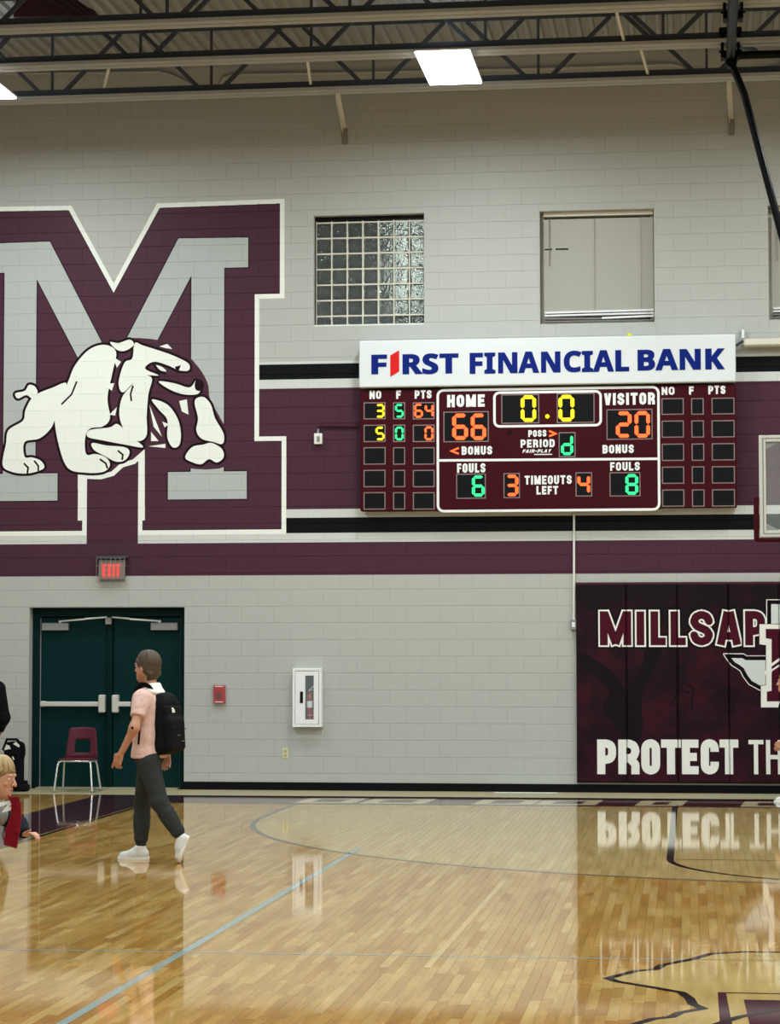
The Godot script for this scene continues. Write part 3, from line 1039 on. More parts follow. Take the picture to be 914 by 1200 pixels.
	for run in [[Vector3(-11.164, 8.965, 0.03), Vector3(-9.062, 8.912, 0.03), Vector3(-8.123, 8.893, 0.03), Vector3(-7.971, 8.853, 0.03), Vector3(-7.699, 8.715, 0.03)], [Vector3(-7.354, 8.703, 0.03), Vector3(-7.3, 8.787, 0.03), Vector3(-7.171, 8.825, 0.03), Vector3(-5.609, 8.8, 0.03), Vector3(-3.195, 8.771, 0.03), Vector3(-1.792, 8.772, 0.03), Vector3(-1.669, 8.735, 0.03), Vector3(-1.445, 8.618, 0.03)], [Vector3(-0.743, 8.615, 0.03), Vector3(-0.59, 8.693, 0.03), Vector3(-0.327, 8.736, 0.03), Vector3(0.379, 8.743, 0.03)]]:
		m = near(c)
		m.tube(run, 0.02, 8)
		put("conduit_run", m.done(), M.joist_gray, c)
	# maroon cloth lying in the joists at the upper left
	var d := thing("rolled_banner", "dark maroon cloth lying over the joists in the upper left corner", "banner", Vector3(-8.219, 8.429, 4.2))
	m = near(d)
	var pts := PackedVector2Array([Vector2(-8.706, 8.447), Vector2(-7.753, 8.411), Vector2(-7.828, 8.488), Vector2(-7.959, 8.548), Vector2(-8.072, 8.681), Vector2(-8.315, 8.764), Vector2(-8.652, 8.74)])
	m.prism(pts, 4.12, 4.28)
	put("cloth", m.done(), M.banner_maroon, d)
	for run in [[Vector3(-8.309, 8.721, 4.285), Vector3(-8.066, 8.547, 4.285), Vector3(-7.879, 8.411, 4.285)], [Vector3(-8.235, 8.718, 4.285), Vector3(-8.01, 8.563, 4.285), Vector3(-7.824, 8.418, 4.285)], [Vector3(-8.16, 8.697, 4.285), Vector3(-7.973, 8.561, 4.285), Vector3(-7.787, 8.426, 4.285)], [Vector3(-8.477, 8.719, 4.285), Vector3(-8.178, 8.532, 4.285), Vector3(-8.009, 8.407, 4.285)]]:
		m = near(d)
		m.tube(run, 0.014, 6)
		put("fold", m.done(), M.banner_maroon, d)


# ---------------------------------------------------------------- door
func doorway() -> void:
	var d := setting("door_1")
	d.position = Vector3(DOOR.get_center().x, 0, -0.2)
	var W := DOOR.size.x
	var H := DOOR.size.y
	var m := Shaper.new()
	var t := 0.085
	m.span(Vector3(-W / 2, 0, -0.06), Vector3(-W / 2 + t, H, 0.06), 0.004)
	m.span(Vector3(W / 2 - t, 0, -0.06), Vector3(W / 2, H, 0.06), 0.004)
	m.span(Vector3(-W / 2 + t, H - 0.11, -0.06), Vector3(W / 2 - t, H, 0.06), 0.004)
	put("door_frame", m.done(), M.frame_green, d)
	m = Shaper.new()
	m.span(Vector3(-0.035, 0.0, -0.03), Vector3(0.035, H - 0.11, 0.05), 0.006)
	put("mullion", m.done(), M.frame_green, d)
	m = Shaper.new()
	m.span(Vector3(-0.045, H - 0.21, 0.05), Vector3(0.03, H - 0.125, 0.1), 0.006)
	put("mullion_lock", m.done(), M.closer_gray, d)
	m = Shaper.new()
	m.span(Vector3(-W / 2 + t, 0.0, -0.06), Vector3(W / 2 - t, 0.012, 0.2), 0.004)
	put("threshold", m.done(), M.sill_metal, d)
	for s in [-1.0, 1.0]:
		var x0 := 0.04
		var x1 := W / 2 - t - 0.012
		m = Shaper.new()
		m.span(Vector3(s * x0, 0.012, -0.04), Vector3(s * x1, H - 0.118, 0.005), 0.003)
		var leaf := put("door_leaf", m.done(), M.door_green, d)
		m = Shaper.new()
		m.span(Vector3(s * (x1 + 0.001), 0.012, -0.035), Vector3(s * (x1 + 0.01), H - 0.12, 0.012))
		put("weather_strip", m.done(), M.closer_gray, leaf)
		m = Shaper.new()
		m.span(Vector3(s * 0.1, 1.005, 0.045), Vector3(s * (x1 - 0.01), 1.065, 0.085), 0.008)
		put("push_bar", m.done(), M.satin_metal, leaf)
		m = Shaper.new()
		m.span(Vector3(s * 0.045, 0.93, 0.006), Vector3(s * 0.125, 1.15, 0.11), 0.012)
		put("latch_case", m.done(), M.satin_metal, leaf)
		m = Shaper.new()
		m.span(Vector3(s * (x1 - 0.07), 1.0, 0.006), Vector3(s * (x1 - 0.01), 1.07, 0.05), 0.006)
		put("bar_bracket", m.done(), M.satin_metal, leaf)
		m = Shaper.new()
		m.span(Vector3(s * (x1 - 0.36), 1.945, 0.006), Vector3(s * (x1 - 0.02), 2.04, 0.07), 0.008)
		put("closer_body", m.done(), M.closer_gray, leaf)
		m = Shaper.new()
		m.bar(Vector3(s * (x1 - 0.25), 2.06, 0.05), Vector3(s * (x1 - 0.6), 2.085, 0.16), 0.02, 0.008)
		m.bar(Vector3(s * (x1 - 0.6), 2.09, 0.16), Vector3(s * (x1 - 0.85), 2.11, 0.06), 0.02, 0.008)
		m.tube([Vector3(s * (x1 - 0.25), 2.03, 0.045), Vector3(s * (x1 - 0.25), 2.07, 0.045)], 0.018, 10)
		put("closer_arm", m.done(), M.satin_metal, leaf)
	m = Shaper.new()
	m.span(Vector3(-W / 2, 0, -0.12), Vector3(W / 2, H, -0.1))
	put("door_back", m.done(), M.rubber_black, d)


# ---------------------------------------------------------------- windows
func windows() -> void:
	var w := setting("window_1")
	w.position = Vector3(WIN1.position.x, WIN1.position.y, 0)
	var W := WIN1.size.x
	var H := WIN1.size.y
	var pitch := 0.1932
	var unit := Shaper.new()
	unit.box(Vector3.ZERO, Vector3(pitch - 0.016, pitch - 0.016, 0.08), 0.012)
	var block_mesh := unit.done()
	var flat_unit := Shaper.new()
	flat_unit.box(Vector3.ZERO, Vector3(pitch - 0.016, 0.108, 0.08), 0.012)
	var short_mesh := flat_unit.done()
	var m := Shaper.new()
	m.span(Vector3(0, 0, -0.2), Vector3(0.012, H, -0.1))
	m.span(Vector3(0, H - 0.05, -0.2), Vector3(W, H, -0.1))
	put("dark_surround", m.done(), M.vinyl_black, w)
	m = Shaper.new()
	m.span(Vector3(-0.0, -0.0, -0.17), Vector3(W, 0.018, -0.004), 0.003)
	put("sill", m.done(), M.white_paint, w)
	var grid := Shaper.new()
	for i in 8:
		var x := 0.013 + pitch * i
		grid.span(Vector3(minf(x - 0.007, W - 0.014), 0.018, -0.19), Vector3(minf(x + 0.007, W), H - 0.05, -0.112))
	for j in 7:
		var y := 0.14 + pitch * j
		if y < H - 0.06:
			for i in 7:
				grid.span(Vector3(0.013 + pitch * i + 0.007, y - 0.008, -0.19), Vector3(minf(0.013 + pitch * (i + 1) - 0.007, W - 0.014), y + 0.008, -0.112))
	put("mortar_grid", grid.done(), M.cream_paint, w)
	for j in 7:
		for i in 7:
			var y := 0.14 + pitch * (j - 0.5)
			if j == 0:
				put("glass_block", short_mesh, M.block_glass, w, Vector3(0.013 + pitch * (i + 0.5), 0.076, -0.15))
			else:
				put("glass_block", block_mesh, M.block_glass, w, Vector3(0.013 + pitch * (i + 0.5), y, -0.15))
	# the unlit room behind the glass, with one bright lamp panel
	m = Shaper.new()
	m.span(Vector3(-0.8, -0.6, -1.9), Vector3(W + 0.8, H + 0.9, -1.85))
	m.span(Vector3(-0.85, -0.6, -1.9), Vector3(-0.8, H + 0.9, -0.3))
	m.span(Vector3(W + 0.8, -0.6, -1.9), Vector3(W + 0.85, H + 0.9, -0.3))
	m.span(Vector3(-0.85, -0.65, -1.9), Vector3(W + 0.85, -0.6, -0.3))
	m.span(Vector3(-0.85, H + 0.9, -1.9), Vector3(W + 0.85, H + 0.95, -0.3))
	put("dark_room", m.done(), mat("night_black", rgb(4, 5, 6), 0.9), w)
	var l := thing("room_lamp", "bright lamp panel seen through the right columns of the glass block window", "lamp", Vector3(-5.12, 6.55, -0.9))
	m = Shaper.new()
	m.box(Vector3(0, 0, 0), Vector3(0.4, 1.15, 0.03), 0.006)
	put("lamp_panel", m.done(), M.corridor_white, l)
	m = Shaper.new()
	m.box(Vector3(0, 0, -0.03), Vector3(0.42, 1.18, 0.03), 0.006)
	put("back_plate", m.done(), M.white_paint, l)
	var al := AreaLight3D.new()
	al.name = "lamp"
	al.area_size = Vector2(0.4, 1.15)
	al.light_energy = 0.012
	al.shadow_enabled = true
	al.position = Vector3(0, 0, 0.03)
	al.rotation_degrees.y = 180.0
	l.add_child(al)
	var n := 1
	for r in [WIN2, WIN3]:
		n += 1
		var o := setting("window_%d" % n)
		o.position = Vector3(r.position.x, r.position.y, 0)
		m = Shaper.new()
		var s := 0.05
		m.span(Vector3(0, 0, -0.26), Vector3(s, r.size.y, -0.2), 0.004)
		m.span(Vector3(r.size.x - s, 0, -0.26), Vector3(r.size.x, r.size.y, -0.2), 0.004)
		m.span(Vector3(s, 0, -0.26), Vector3(r.size.x - s, s, -0.2), 0.004)
		m.span(Vector3(s, r.size.y - s, -0.26), Vector3(r.size.x - s, r.size.y, -0.2), 0.004)
		m.span(Vector3(s, r.size.y * 0.62, -0.25), Vector3(r.size.x - s, r.size.y * 0.62 + 0.03, -0.21), 0.004)
		put("window_frame", m.done(), M.cream_paint, o)
		m = Shaper.new()
		m.span(Vector3(s, s, -0.235), Vector3(r.size.x - s, r.size.y - s, -0.23))
		put("pane", m.done(), M.clear_pane, o)
		m = Shaper.new()
		m.span(Vector3(-0.1, -0.1, -0.5), Vector3(r.size.x + 0.1, r.size.y + 0.1, -0.45))
		put("night_backing", m.done(), M.rubber_black, o)
		var b := thing("window_blind", "closed white slatted blind in the window above the scoreboard, one slat broken" if n == 2 else "white slatted blind in the window cut by the right edge of the photo", "blind", Vector3(r.position.x + 0.04, r.position.y + 0.02, -0.13))
		var bw: float = r.size.x - 0.05
		var top: float = r.size.y - 0.02
		m = Shaper.new()
		m.span(Vector3(0, top - 0.05, -0.03), Vector3(bw, top, 0.03), 0.004)
		put("headrail", m.done(), M.cream_paint, b)
		m = Shaper.new()
		var count := 48
		for k in count:
			var y: float = 0.155 + k * (top - 0.225) / count
			if n == 2 and k == 32:
				m.bar(Vector3(0.3, y, 0), Vector3(bw, y, 0), 0.026, 0.0012, Vector3(0, 0.93, 0.37))
				m.bar(Vector3(0.1, y, 0), Vector3(0.145, y, 0), 0.026, 0.0012, Vector3(0, 0.93, 0.37))
				continue
			m.bar(Vector3(0.002, y, 0), Vector3(bw - 0.002, y, 0), 0.026, 0.0012, Vector3(0, 0.93, 0.37))
		var sl := put("slats", m.done(), M.blind_gray, b)
		tag(sl, "", "", "", "stuff")
		for k in 2:
			m = Shaper.new()
			m.bar(Vector3(0.01, 0.13 - k * 0.035, 0.01), Vector3(bw, 0.14 - k * 0.035, 0.01), 0.022, 0.03, Vector3.UP, 0.004)
			put("bottom_rail", m.done(), M.board_white, b)
		m = Shaper.new()
		m.bar(Vector3(0.0, 0.06, 0.0), Vector3(bw * 0.53, 0.05, 0.0), 0.02, 0.03, Vector3.UP, 0.003)
		m.bar(Vector3(0.0, 0.025, 0.0), Vector3(bw, 0.02, 0.0), 0.016, 0.03, Vector3.UP, 0.003)
		put("slat_stack", m.done(), M.gray_plastic, b)
		m = Shaper.new()
		m.bar(Vector3(bw * 0.53, 0.055, 0.005), Vector3(bw, 0.07, 0.005), 0.024, 0.03, Vector3.UP, 0.003)
		put("bent_slat", m.done(), M.board_white, b)
		m = Shaper.new()
		m.tube([Vector3(0.07, top - 0.05, 0.035), Vector3(0.072, top - 0.66, 0.035)], 0.005, 6)
		put("wand", m.done(), M.gray_plastic, b)
		for x in [0.62, 1.18]:
			m = Shaper.new()
			m.tube([Vector3(x, top - 0.05, 0.02), Vector3(x, 0.13, 0.02)], 0.0025, 5)
			put("ladder_cord", m.done(), M.gray_plastic, b)


# ---------------------------------------------------------------- scoreboard
func near(root: Node3D) -> Shaper:
	var m := Shaper.new()
	m.xf = Transform3D(Basis(), -root.position)
	return m


const LIT := {"0": "abcdef", "2": "abged", "3": "abgcd", "4": "fgbc", "5": "afgcd", "6": "afgedc", "8": "abcdefg", "d": "bcdeg"}


func digit(m: Shaper, ch: String, r: Rect2, z: float) -> void:
	var t := r.size.x * 0.24
	var g := t * 0.12
	var x0 := r.position.x + t / 2
	var x1 := r.end.x - t / 2
	var y0 := r.position.y + t / 2
	var y2 := r.end.y - t / 2
	var y1 := (y0 + y2) / 2
	var ends := {"a": [x0, y2, x1, y2], "b": [x1, y2, x1, y1], "c": [x1, y1, x1, y0], "d": [x0, y0, x1, y0], "e": [x0, y1, x0, y0], "f": [x0, y2, x0, y1], "g": [x0, y1, x1, y1]}
	for s in LIT[ch]:
		var e: Array = ends[s]
		var a := Vector2(e[0], e[1])
		var b := Vector2(e[2], e[3])
		var d := (b - a).normalized()
		var n := Vector2(-d.y, d.x) * t / 2
		a += d * g
		b -= d * g
		var k := d * t * 0.45
		m.prism(PackedVector2Array([a, a + k + n, b - k + n, b, b - k - n, a + k - n]), z, z + 0.006)


func scoreboard() -> void:
	var o := thing("scoreboard", "maroon basketball scoreboard with lit digits and a white bank sign on top", "scoreboard", Vector3(-3.31, 3.4, 0))
	var z := 0.2
	var m := near(o)
	m.span(Vector3(-5.562, 3.38, 0.02), Vector3(-4.638, 4.85, 0.2), 0.008)
	put("player_panel", m.done(), M.board_maroon, o)
	m = near(o)
	m.span(Vector3(-1.967, 3.39, 0.02), Vector3(-1.054, 4.855, 0.2), 0.008)
	put("player_panel", m.done(), M.board_maroon, o)
	m = near(o)
	m.span(Vector3(-4.661, 3.377, 0.02), Vector3(-1.953, 4.848, 0.205), 0.008)
	put("main_panel", m.done(), M.board_maroon, o)
	# bank sign
	m = near(o)
	m.span(Vector3(-5.57, 4.875, 0.0), Vector3(-1.054, 5.444, 0.26), 0.012)
	var sign := put("sign_panel", m.done(), M.sign_white, o)
	var font := SystemFont.new()
	font.font_names = PackedStringArray(["Droid Sans"])
	font.font_weight = 700
	var heavy := FontVariation.new()
	heavy.base_font = font
	heavy.variation_embolden = 0.75
	for word in [["F", Rect2(-5.419, 5.034, 0.192, 0.239)], ["RST", Rect2(-5.039, 5.024, 0.68, 0.253)], ["FINANCIAL", Rect2(-4.224, 5.019, 1.911, 0.26)], ["BANK", Rect2(-2.213, 5.026, 1.032, 0.255)]]:
		var tm := TextMesh.new()
		tm.font = heavy
		tm.font_size = 64
		tm.pixel_size = 0.01
		tm.depth = 0.02
		tm.text = word[0]
		var box := tm.get_aabb()
		var r: Rect2 = word[1]
		var w := put("sign_word", tm, M.sign_blue, sign)
		w.scale = Vector3(r.size.x / box.size.x, r.size.y / box.size.y, 0.3)
		w.position = Vector3(r.get_center().x, r.get_center().y, 0.262) - o.position - Vector3(box.get_center().x * w.scale.x, box.get_center().y * w.scale.y, 0)
	m = near(o)
	m.prism(PackedVector2Array([Vector2(-5.188, 4.999), Vector2(-5.188, 5.261), Vector2(-5.079, 5.321), Vector2(-5.079, 5.065)]), 0.258, 0.265)
	put("sign_numeral", m.done(), M.sign_red, sign)
	# white outlines
	m = near(o)
	var rr := func(x0: float, y0: float, x1: float, y1: float, q: float) -> Array:
		var pts := []
		for c in [[x1 - q, y1 - q, 0], [x0 + q, y1 - q, 90], [x0 + q, y0 + q, 180], [x1 - q, y0 + q, 270]]:
			pts.append_array(arc(Vector2(c[0], c[1]), q, c[2], c[2] + 90, 5))
		return pts
	var outer: Rect2 = Rect2(-4.617, 3.37, 2.647, 1.463)
	lay(m, stroke(rr.call(outer.position.x, outer.position.y, outer.end.x, outer.end.y, 0.07), 0.03, true), 0.2065)
	lay(m, stroke([Vector2(-4.618, 3.984), Vector2(-1.97, 3.974)], 0.03), 0.2068)
	var clock: Rect2 = Rect2(-3.931, 4.386, 1.274, 0.407)
	lay(m, stroke(rr.call(clock.position.x, clock.position.y, clock.end.x, clock.end.y, 0.06), 0.03, true), 0.2066)
	put("white_outline", m.done(), M.board_white, o)
	# captions
	var cap := [["NO", Rect2(-5.45, 4.74, 0.144, 0.102), 0.235], ["F", Rect2(-5.124, 4.738, 0.058, 0.102), 0.25], ["PTS", Rect2(-4.898, 4.736, 0.206, 0.104), 0.235],
		["NO", Rect2(-1.931, 4.737, 0.152, 0.098), 0.235], ["F", Rect2(-1.608, 4.737, 0.058, 0.098), 0.25], ["PTS", Rect2(-1.379, 4.738, 0.201, 0.102), 0.235],
		["HOME", Rect2(-4.503, 4.626, 0.455, 0.15), 0.25], ["VISITOR", Rect2(-2.614, 4.623, 0.603, 0.145), 0.235], ["BONUS", Rect2(-4.329, 4.047, 0.371, 0.103), 0.235], ["BONUS", Rect2(-2.638, 4.044, 0.373, 0.103), 0.235],
		["FOULS", Rect2(-4.385, 3.831, 0.344, 0.113), 0.225], ["FOULS", Rect2(-2.548, 3.836, 0.352, 0.102), 0.225], ["POSS", Rect2(-3.525, 4.254, 0.219, 0.082), 0.235], ["PERIOD", Rect2(-3.618, 4.126, 0.41, 0.097), 0.235],
		["TIMEOUTS", Rect2(-3.571, 3.682, 0.564, 0.106), 0.225], ["LEFT", Rect2(-3.43, 3.561, 0.26, 0.101), 0.235]]
	for c in cap:
		m = near(o)
		var side: bool = c[1].end.x < -4.628 or c[1].position.x > -1.957
		lay(m, caption(c[0], c[1], c[2]), 0.2015 if side else 0.2065)
		put("caption", m.done(), M.board_white, o)
	m = near(o)
	lay(m, caption("FAIR-PLAY", Rect2(-3.598, 4.063, 0.338, 0.041), 0.26, 0.35), 0.2065)
	lay(m, stroke([Vector2(-3.455, 4.043), Vector2(-3.24, 4.042)], 0.012), 0.2065)
	put("maker_plate", m.done(), M.board_white, o)
	# displays: [window, digits [character, area], light]
	var disp := []
	var rows_l := [[472, 490.8], [498.3, 517.4], [524.7, 543.9], [551.2, 570.3], [577.4, 596.6]]
	var k := 0
	for w in [Rect2(-5.516, 4.499, 0.256, 0.195), Rect2(-5.516, 4.223, 0.256, 0.198), Rect2(-5.516, 3.949, 0.256, 0.199), Rect2(-5.517, 3.675, 0.255, 0.198), Rect2(-5.517, 3.403, 0.255, 0.199),
			Rect2(-5.156, 4.495, 0.135, 0.195), Rect2(-5.156, 4.22, 0.135, 0.198), Rect2(-5.157, 3.945, 0.135, 0.199), Rect2(-5.157, 3.672, 0.135, 0.197), Rect2(-5.157, 3.401, 0.135, 0.198),
			Rect2(-4.915, 4.491, 0.252, 0.195), Rect2(-4.915, 4.216, 0.252, 0.198), Rect2(-4.915, 3.942, 0.252, 0.198), Rect2(-4.916, 3.669, 0.252, 0.197), Rect2(-4.916, 3.398, 0.252, 0.198),
			Rect2(-1.928, 4.505, 0.251, 0.186), Rect2(-1.928, 4.231, 0.25, 0.192), Rect2(-1.929, 3.953, 0.251, 0.194), Rect2(-1.929, 3.68, 0.25, 0.193), Rect2(-1.929, 3.407, 0.25, 0.193),
			Rect2(-1.577, 4.501, 0.136, 0.186), Rect2(-1.577, 4.228, 0.136, 0.193), Rect2(-1.576, 3.951, 0.136, 0.194), Rect2(-1.577, 3.679, 0.136, 0.193), Rect2(-1.577, 3.405, 0.136, 0.193),
			Rect2(-1.337, 4.501, 0.258, 0.187), Rect2(-1.339, 4.226, 0.259, 0.193), Rect2(-1.339, 3.952, 0.258, 0.193), Rect2(-1.341, 3.678, 0.259, 0.193), Rect2(-1.341, 3.404, 0.257, 0.193)]:
		var lit := []
		if k == 0: lit = ["led_yellow", "3", Rect2(-5.377, 4.512, 0.11, 0.166)]
		if k == 1: lit = ["led_yellow", "5", Rect2(-5.377, 4.237, 0.11, 0.166)]
		if k == 5: lit = ["led_green", "5", Rect2(-5.137, 4.509, 0.104, 0.166)]
		if k == 6: lit = ["led_green", "0", Rect2(-5.138, 4.234, 0.104, 0.166)]
		if k == 10: lit = ["led_red", "6", Rect2(-4.904, 4.505, 0.106, 0.17), "4", Rect2(-4.775, 4.503, 0.106, 0.17)]
		if k == 11: lit = ["led_red", "0", Rect2(-4.779, 4.23, 0.107, 0.168)]
		disp.append([w, lit, 0.2])
		k += 1
	disp.append([Rect2(-4.543, 4.208, 0.537, 0.359), ["led_red", "6", Rect2(-4.441, 4.229, 0.19, 0.318), "6", Rect2(-4.216, 4.226, 0.184, 0.318)], 0.206])
	disp.append([Rect2(-2.583, 4.213, 0.535, 0.354), ["led_red", "2", Rect2(-2.476, 4.231, 0.186, 0.315), "0", Rect2(-2.254, 4.23, 0.182, 0.315)], 0.206])
	disp.append([Rect2(-4.39, 3.524, 0.346, 0.29), ["led_green", "6", Rect2(-4.206, 3.542, 0.154, 0.255)], 0.206])
	disp.append([Rect2(-2.551, 3.534, 0.355, 0.278), ["led_green", "8", Rect2(-2.369, 3.547, 0.152, 0.247)], 0.206])
	disp.append([Rect2(-3.819, 3.526, 0.185, 0.29), ["led_red", "3", Rect2(-3.801, 3.544, 0.154, 0.257)], 0.206])
	disp.append([Rect2(-2.956, 3.538, 0.185, 0.278), ["led_red", "4", Rect2(-2.94, 3.555, 0.151, 0.243)], 0.206])
	disp.append([Rect2(-3.155, 4.013, 0.19, 0.287), ["led_green", "d", Rect2(-3.133, 4.03, 0.145, 0.254)], 0.206])
	disp.append([Rect2(-3.842, 4.423, 0.444, 0.342), ["led_yellow", "0", Rect2(-3.614, 4.436, 0.185, 0.321)], 0.206])
	disp.append([Rect2(-3.175, 4.422, 0.439, 0.347), ["led_yellow", "0", Rect2(-3.161, 4.434, 0.19, 0.321)], 0.206])
	for d in disp:
		var r: Rect2 = d[0]
		var zz: float = d[2]
		m = near(o)
		m.span(Vector3(r.position.x, r.position.y, zz - 0.02), Vector3(r.end.x, r.end.y, zz + 0.001))
		var panel := put("digit_display", m.done(), M.display_dark, o)
		m = near(o)
		lay(m, stroke([r.position, Vector2(r.end.x, r.position.y), r.end, Vector2(r.position.x, r.end.y)], 0.012, true), zz + 0.002)
		put("display_rim", m.done(), M.display_rim, panel)
		for i in range(1, d[1].size(), 2):
			m = near(o)
			digit(m, d[1][i], d[1][i + 1], zz + 0.001)
			put("lit_digit", m.done(), M[d[1][0]], panel)
	m = near(o)
	m.lathe(Vector3(-3.295, 4.499, 0.206), [Vector2(0.0, 0.027), Vector2(0.019, 0.019), Vector2(0.027, 0.0), Vector2(0.019, -0.019), Vector2(0.0, -0.027)], 12)
	put("lit_point", m.done(), M.led_yellow, o)
	m = near(o)
	lay(m, stroke([Vector2(-4.364, 4.132), Vector2(-4.451, 4.096), Vector2(-4.364, 4.062)], 0.022), 0.207)
	put("lit_arrow", m.done(), M.led_red, o)
	m = near(o)
	lay(m, stroke([Vector2(-3.275, 4.324), Vector2(-3.197, 4.29), Vector2(-3.275, 4.26)], 0.022), 0.207)
	put("lit_arrow", m.done(), M.led_red, o)
	m = near(o)
	m.tube([Vector3(-3.745, 4.314, 0.2), Vector3(-3.744, 4.313, 0.212)], 0.024, 14)
	put("horn_grille", m.done(), M.display_dark, o)


# ---------------------------------------------------------------- wall pads
func pads() -> void:
	var area := Rect2(-2.98, 0.12, 3.03, 2.39)
	var im := Image.create(2048, 1616, false, Image.FORMAT_RGB8)
	var n := FastNoiseLite.new()
	n.seed = 5
	n.frequency = 0.012
	n.fractal_octaves = 4
	var n2 := FastNoiseLite.new()
	n2.seed = 8
	n2.frequency = 0.045
	var a := rgb(27, 20, 24)
	var b := rgb(60, 22, 33)
	for y in 404:
		for x in 512:
			var fy := y / 404.0
			var k := clampf(0.5 + 0.75 * n.get_noise_2d(x * 0.9, y * 0.9) + 0.22 * n2.get_noise_2d(x * 0.75, y * 0.75) + (0.55 if fy > 0.8 else 0.0) * (fy - 0.6) - 0.55 * maxf(0.0, 0.3 - fy) / 0.3, 0.0, 1.0)
			im.fill_rect(Rect2i(x * 4, y * 4, 4, 4), a.lerp(b, k))
	# dark claw-like shapes in the print
	for p in [[Vector2(-2.965, 1.666), Vector2(-2.822, 1.636), Vector2(-2.539, 1.432), Vector2(-2.388, 1.249), Vector2(-2.194, 1.493), Vector2(-2.152, 1.697), Vector2(-1.949, 1.717), Vector2(-2.073, 1.412), Vector2(-2.196, 1.189), Vector2(-2.199, 0.682), Vector2(-2.351, 0.641), Vector2(-2.663, 0.985), Vector2(-2.581, 1.188), Vector2(-2.762, 1.412), Vector2(-2.965, 1.554)]]:
		fill(im, area, smooth(p, 4), rgb(25, 18, 22))
	for s in [[Vector2(-1.828, 1.696), Vector2(-1.79, 1.412), Vector2(-1.842, 1.25), Vector2(-1.631, 1.19)], [Vector2(-1.853, 1.047), Vector2(-1.71, 1.311), Vector2(-1.59, 1.25), Vector2(-1.612, 0.987)], [Vector2(-1.37, 1.13), Vector2(-1.228, 1.251), Vector2(-1.069, 1.191), Vector2(-1.131, 0.948), Vector2(-1.331, 1.008)]]:
		fill_all(im, area, stroke(s, 0.035), rgb(31, 17, 23))
	var white := rgb(238, 236, 228)
	var red := rgb(72, 18, 34)
	var black := rgb(18, 12, 15)
	# MILLSAP
	for l in [["M", Rect2(-2.694, 1.75, 0.384, 0.418)], ["I", Rect2(-2.269, 1.749, 0.126, 0.417)], ["L", Rect2(-2.093, 1.749, 0.192, 0.417)], ["L", Rect2(-1.856, 1.749, 0.192, 0.416)], ["S", Rect2(-1.624, 1.747, 0.282, 0.422)], ["A", Rect2(-1.308, 1.749, 0.291, 0.417)], ["P", Rect2(-0.977, 1.748, 0.246, 0.419)]]:
		var r: Rect2 = l[1]
		var t: float = {"M": 0.25, "I": 0.25, "S": 0.25}.get(l[0], 0.25)
		fill_all(im, area, caption(l[0], r, t, 0.0, 0.036), black)
		fill_all(im, area, caption(l[0], r, t, 0.0, 0.014), white)
		fill_all(im, area, caption(l[0], r, t, 0.0, -0.006), red)
	# PROTECT TH(E)
	for l in [["P", Rect2(-2.73, 0.222, 0.225, 0.412)], ["R", Rect2(-2.48, 0.224, 0.251, 0.411)], ["O", Rect2(-2.207, 0.221, 0.222, 0.421)], ["T", Rect2(-1.973, 0.227, 0.234, 0.41)], ["E", Rect2(-1.728, 0.228, 0.197, 0.41)], ["C", Rect2(-1.507, 0.226, 0.213, 0.419)], ["T", Rect2(-1.284, 0.231, 0.22, 0.409)]]:
		fill_all(im, area, caption(l[0], l[1], 0.235), white)
	for l in [["T", Rect2(-0.946, 0.233, 0.176, 0.404)], ["H", Rect2(-0.741, 0.234, 0.187, 0.404)]]:
		fill_all(im, area, caption(l[0], l[1], 0.125), white)
	# state shape behind a block M
	var state := PackedVector2Array([Vector2(-1.221, 1.649), Vector2(-0.994, 1.647), Vector2(-0.954, 1.623), Vector2(-0.714, 1.623), Vector2(-0.708, 2.287), Vector2(-0.478, 2.286), Vector2(-0.485, 1.615), Vector2(-0.47, 1.192), Vector2(-0.808, 1.231), Vector2(-0.928, 1.297), Vector2(-0.992, 1.383), Vector2(-1.026, 1.453), Vector2(-1.066, 1.484), Vector2(-1.126, 1.519), Vector2(-1.18, 1.585)])
	for g in [[0.012, white], [0.002, black]]:
		for grown in Geometry2D.offset_polygon(state, g[0], Geometry2D.JOIN_MITER):
			fill(im, area, grown, g[1])
	for shrunk in Geometry2D.offset_polygon(state, -0.045, Geometry2D.JOIN_MITER):
		fill(im, area, shrunk, rgb(214, 218, 214))
	var slab := PackedVector2Array([Vector2(-0.802, 2.004), Vector2(-0.451, 2.003), Vector2(-0.462, 1.021), Vector2(-0.795, 1.02), Vector2(-0.793, 1.277), Vector2(-0.733, 1.282), Vector2(-0.728, 1.756), Vector2(-0.805, 1.766)])
	for grown in Geometry2D.offset_polygon(slab, 0.006, Geometry2D.JOIN_MITER):
		fill(im, area, grown, black)
	fill(im, area, slab, white)
	fill(im, area, PackedVector2Array([Vector2(-0.729, 1.948), Vector2(-0.452, 1.948), Vector2(-0.461, 1.091), Vector2(-0.725, 1.091), Vector2(-0.724, 1.206), Vector2(-0.669, 1.217), Vector2(-0.662, 1.827), Vector2(-0.73, 1.837)]), red)
	fill_all(im, area, stroke([Vector2(-0.747, 1.413), Vector2(-0.676, 1.514), Vector2(-0.565, 1.595)], 0.03), white)
	fill_all(im, area, stroke([Vector2(-0.727, 1.383), Vector2(-0.656, 1.464), Vector2(-0.566, 1.524)], 0.02), white)
	var print_skin := mat("pad_print", Color.WHITE, 0.42)
	print_skin.albedo_texture = ImageTexture.create_from_image(im)
	print_skin.texture_repeat = false
	print_skin.metallic_specular = 0.2
	var xs := [-2.977, -2.374, -1.771, -1.166, -0.572, 0.03]
	var labels := ["leftmost maroon wall pad, with the first outlined M and a white P", "second wall pad from the left, printed with two outlined L letters and ROT in white", "third wall pad from the left, printed with an S and ECT in white", "fourth wall pad, with the white state shape and a thin white T", "wall pad cut by the right edge of the photo"]
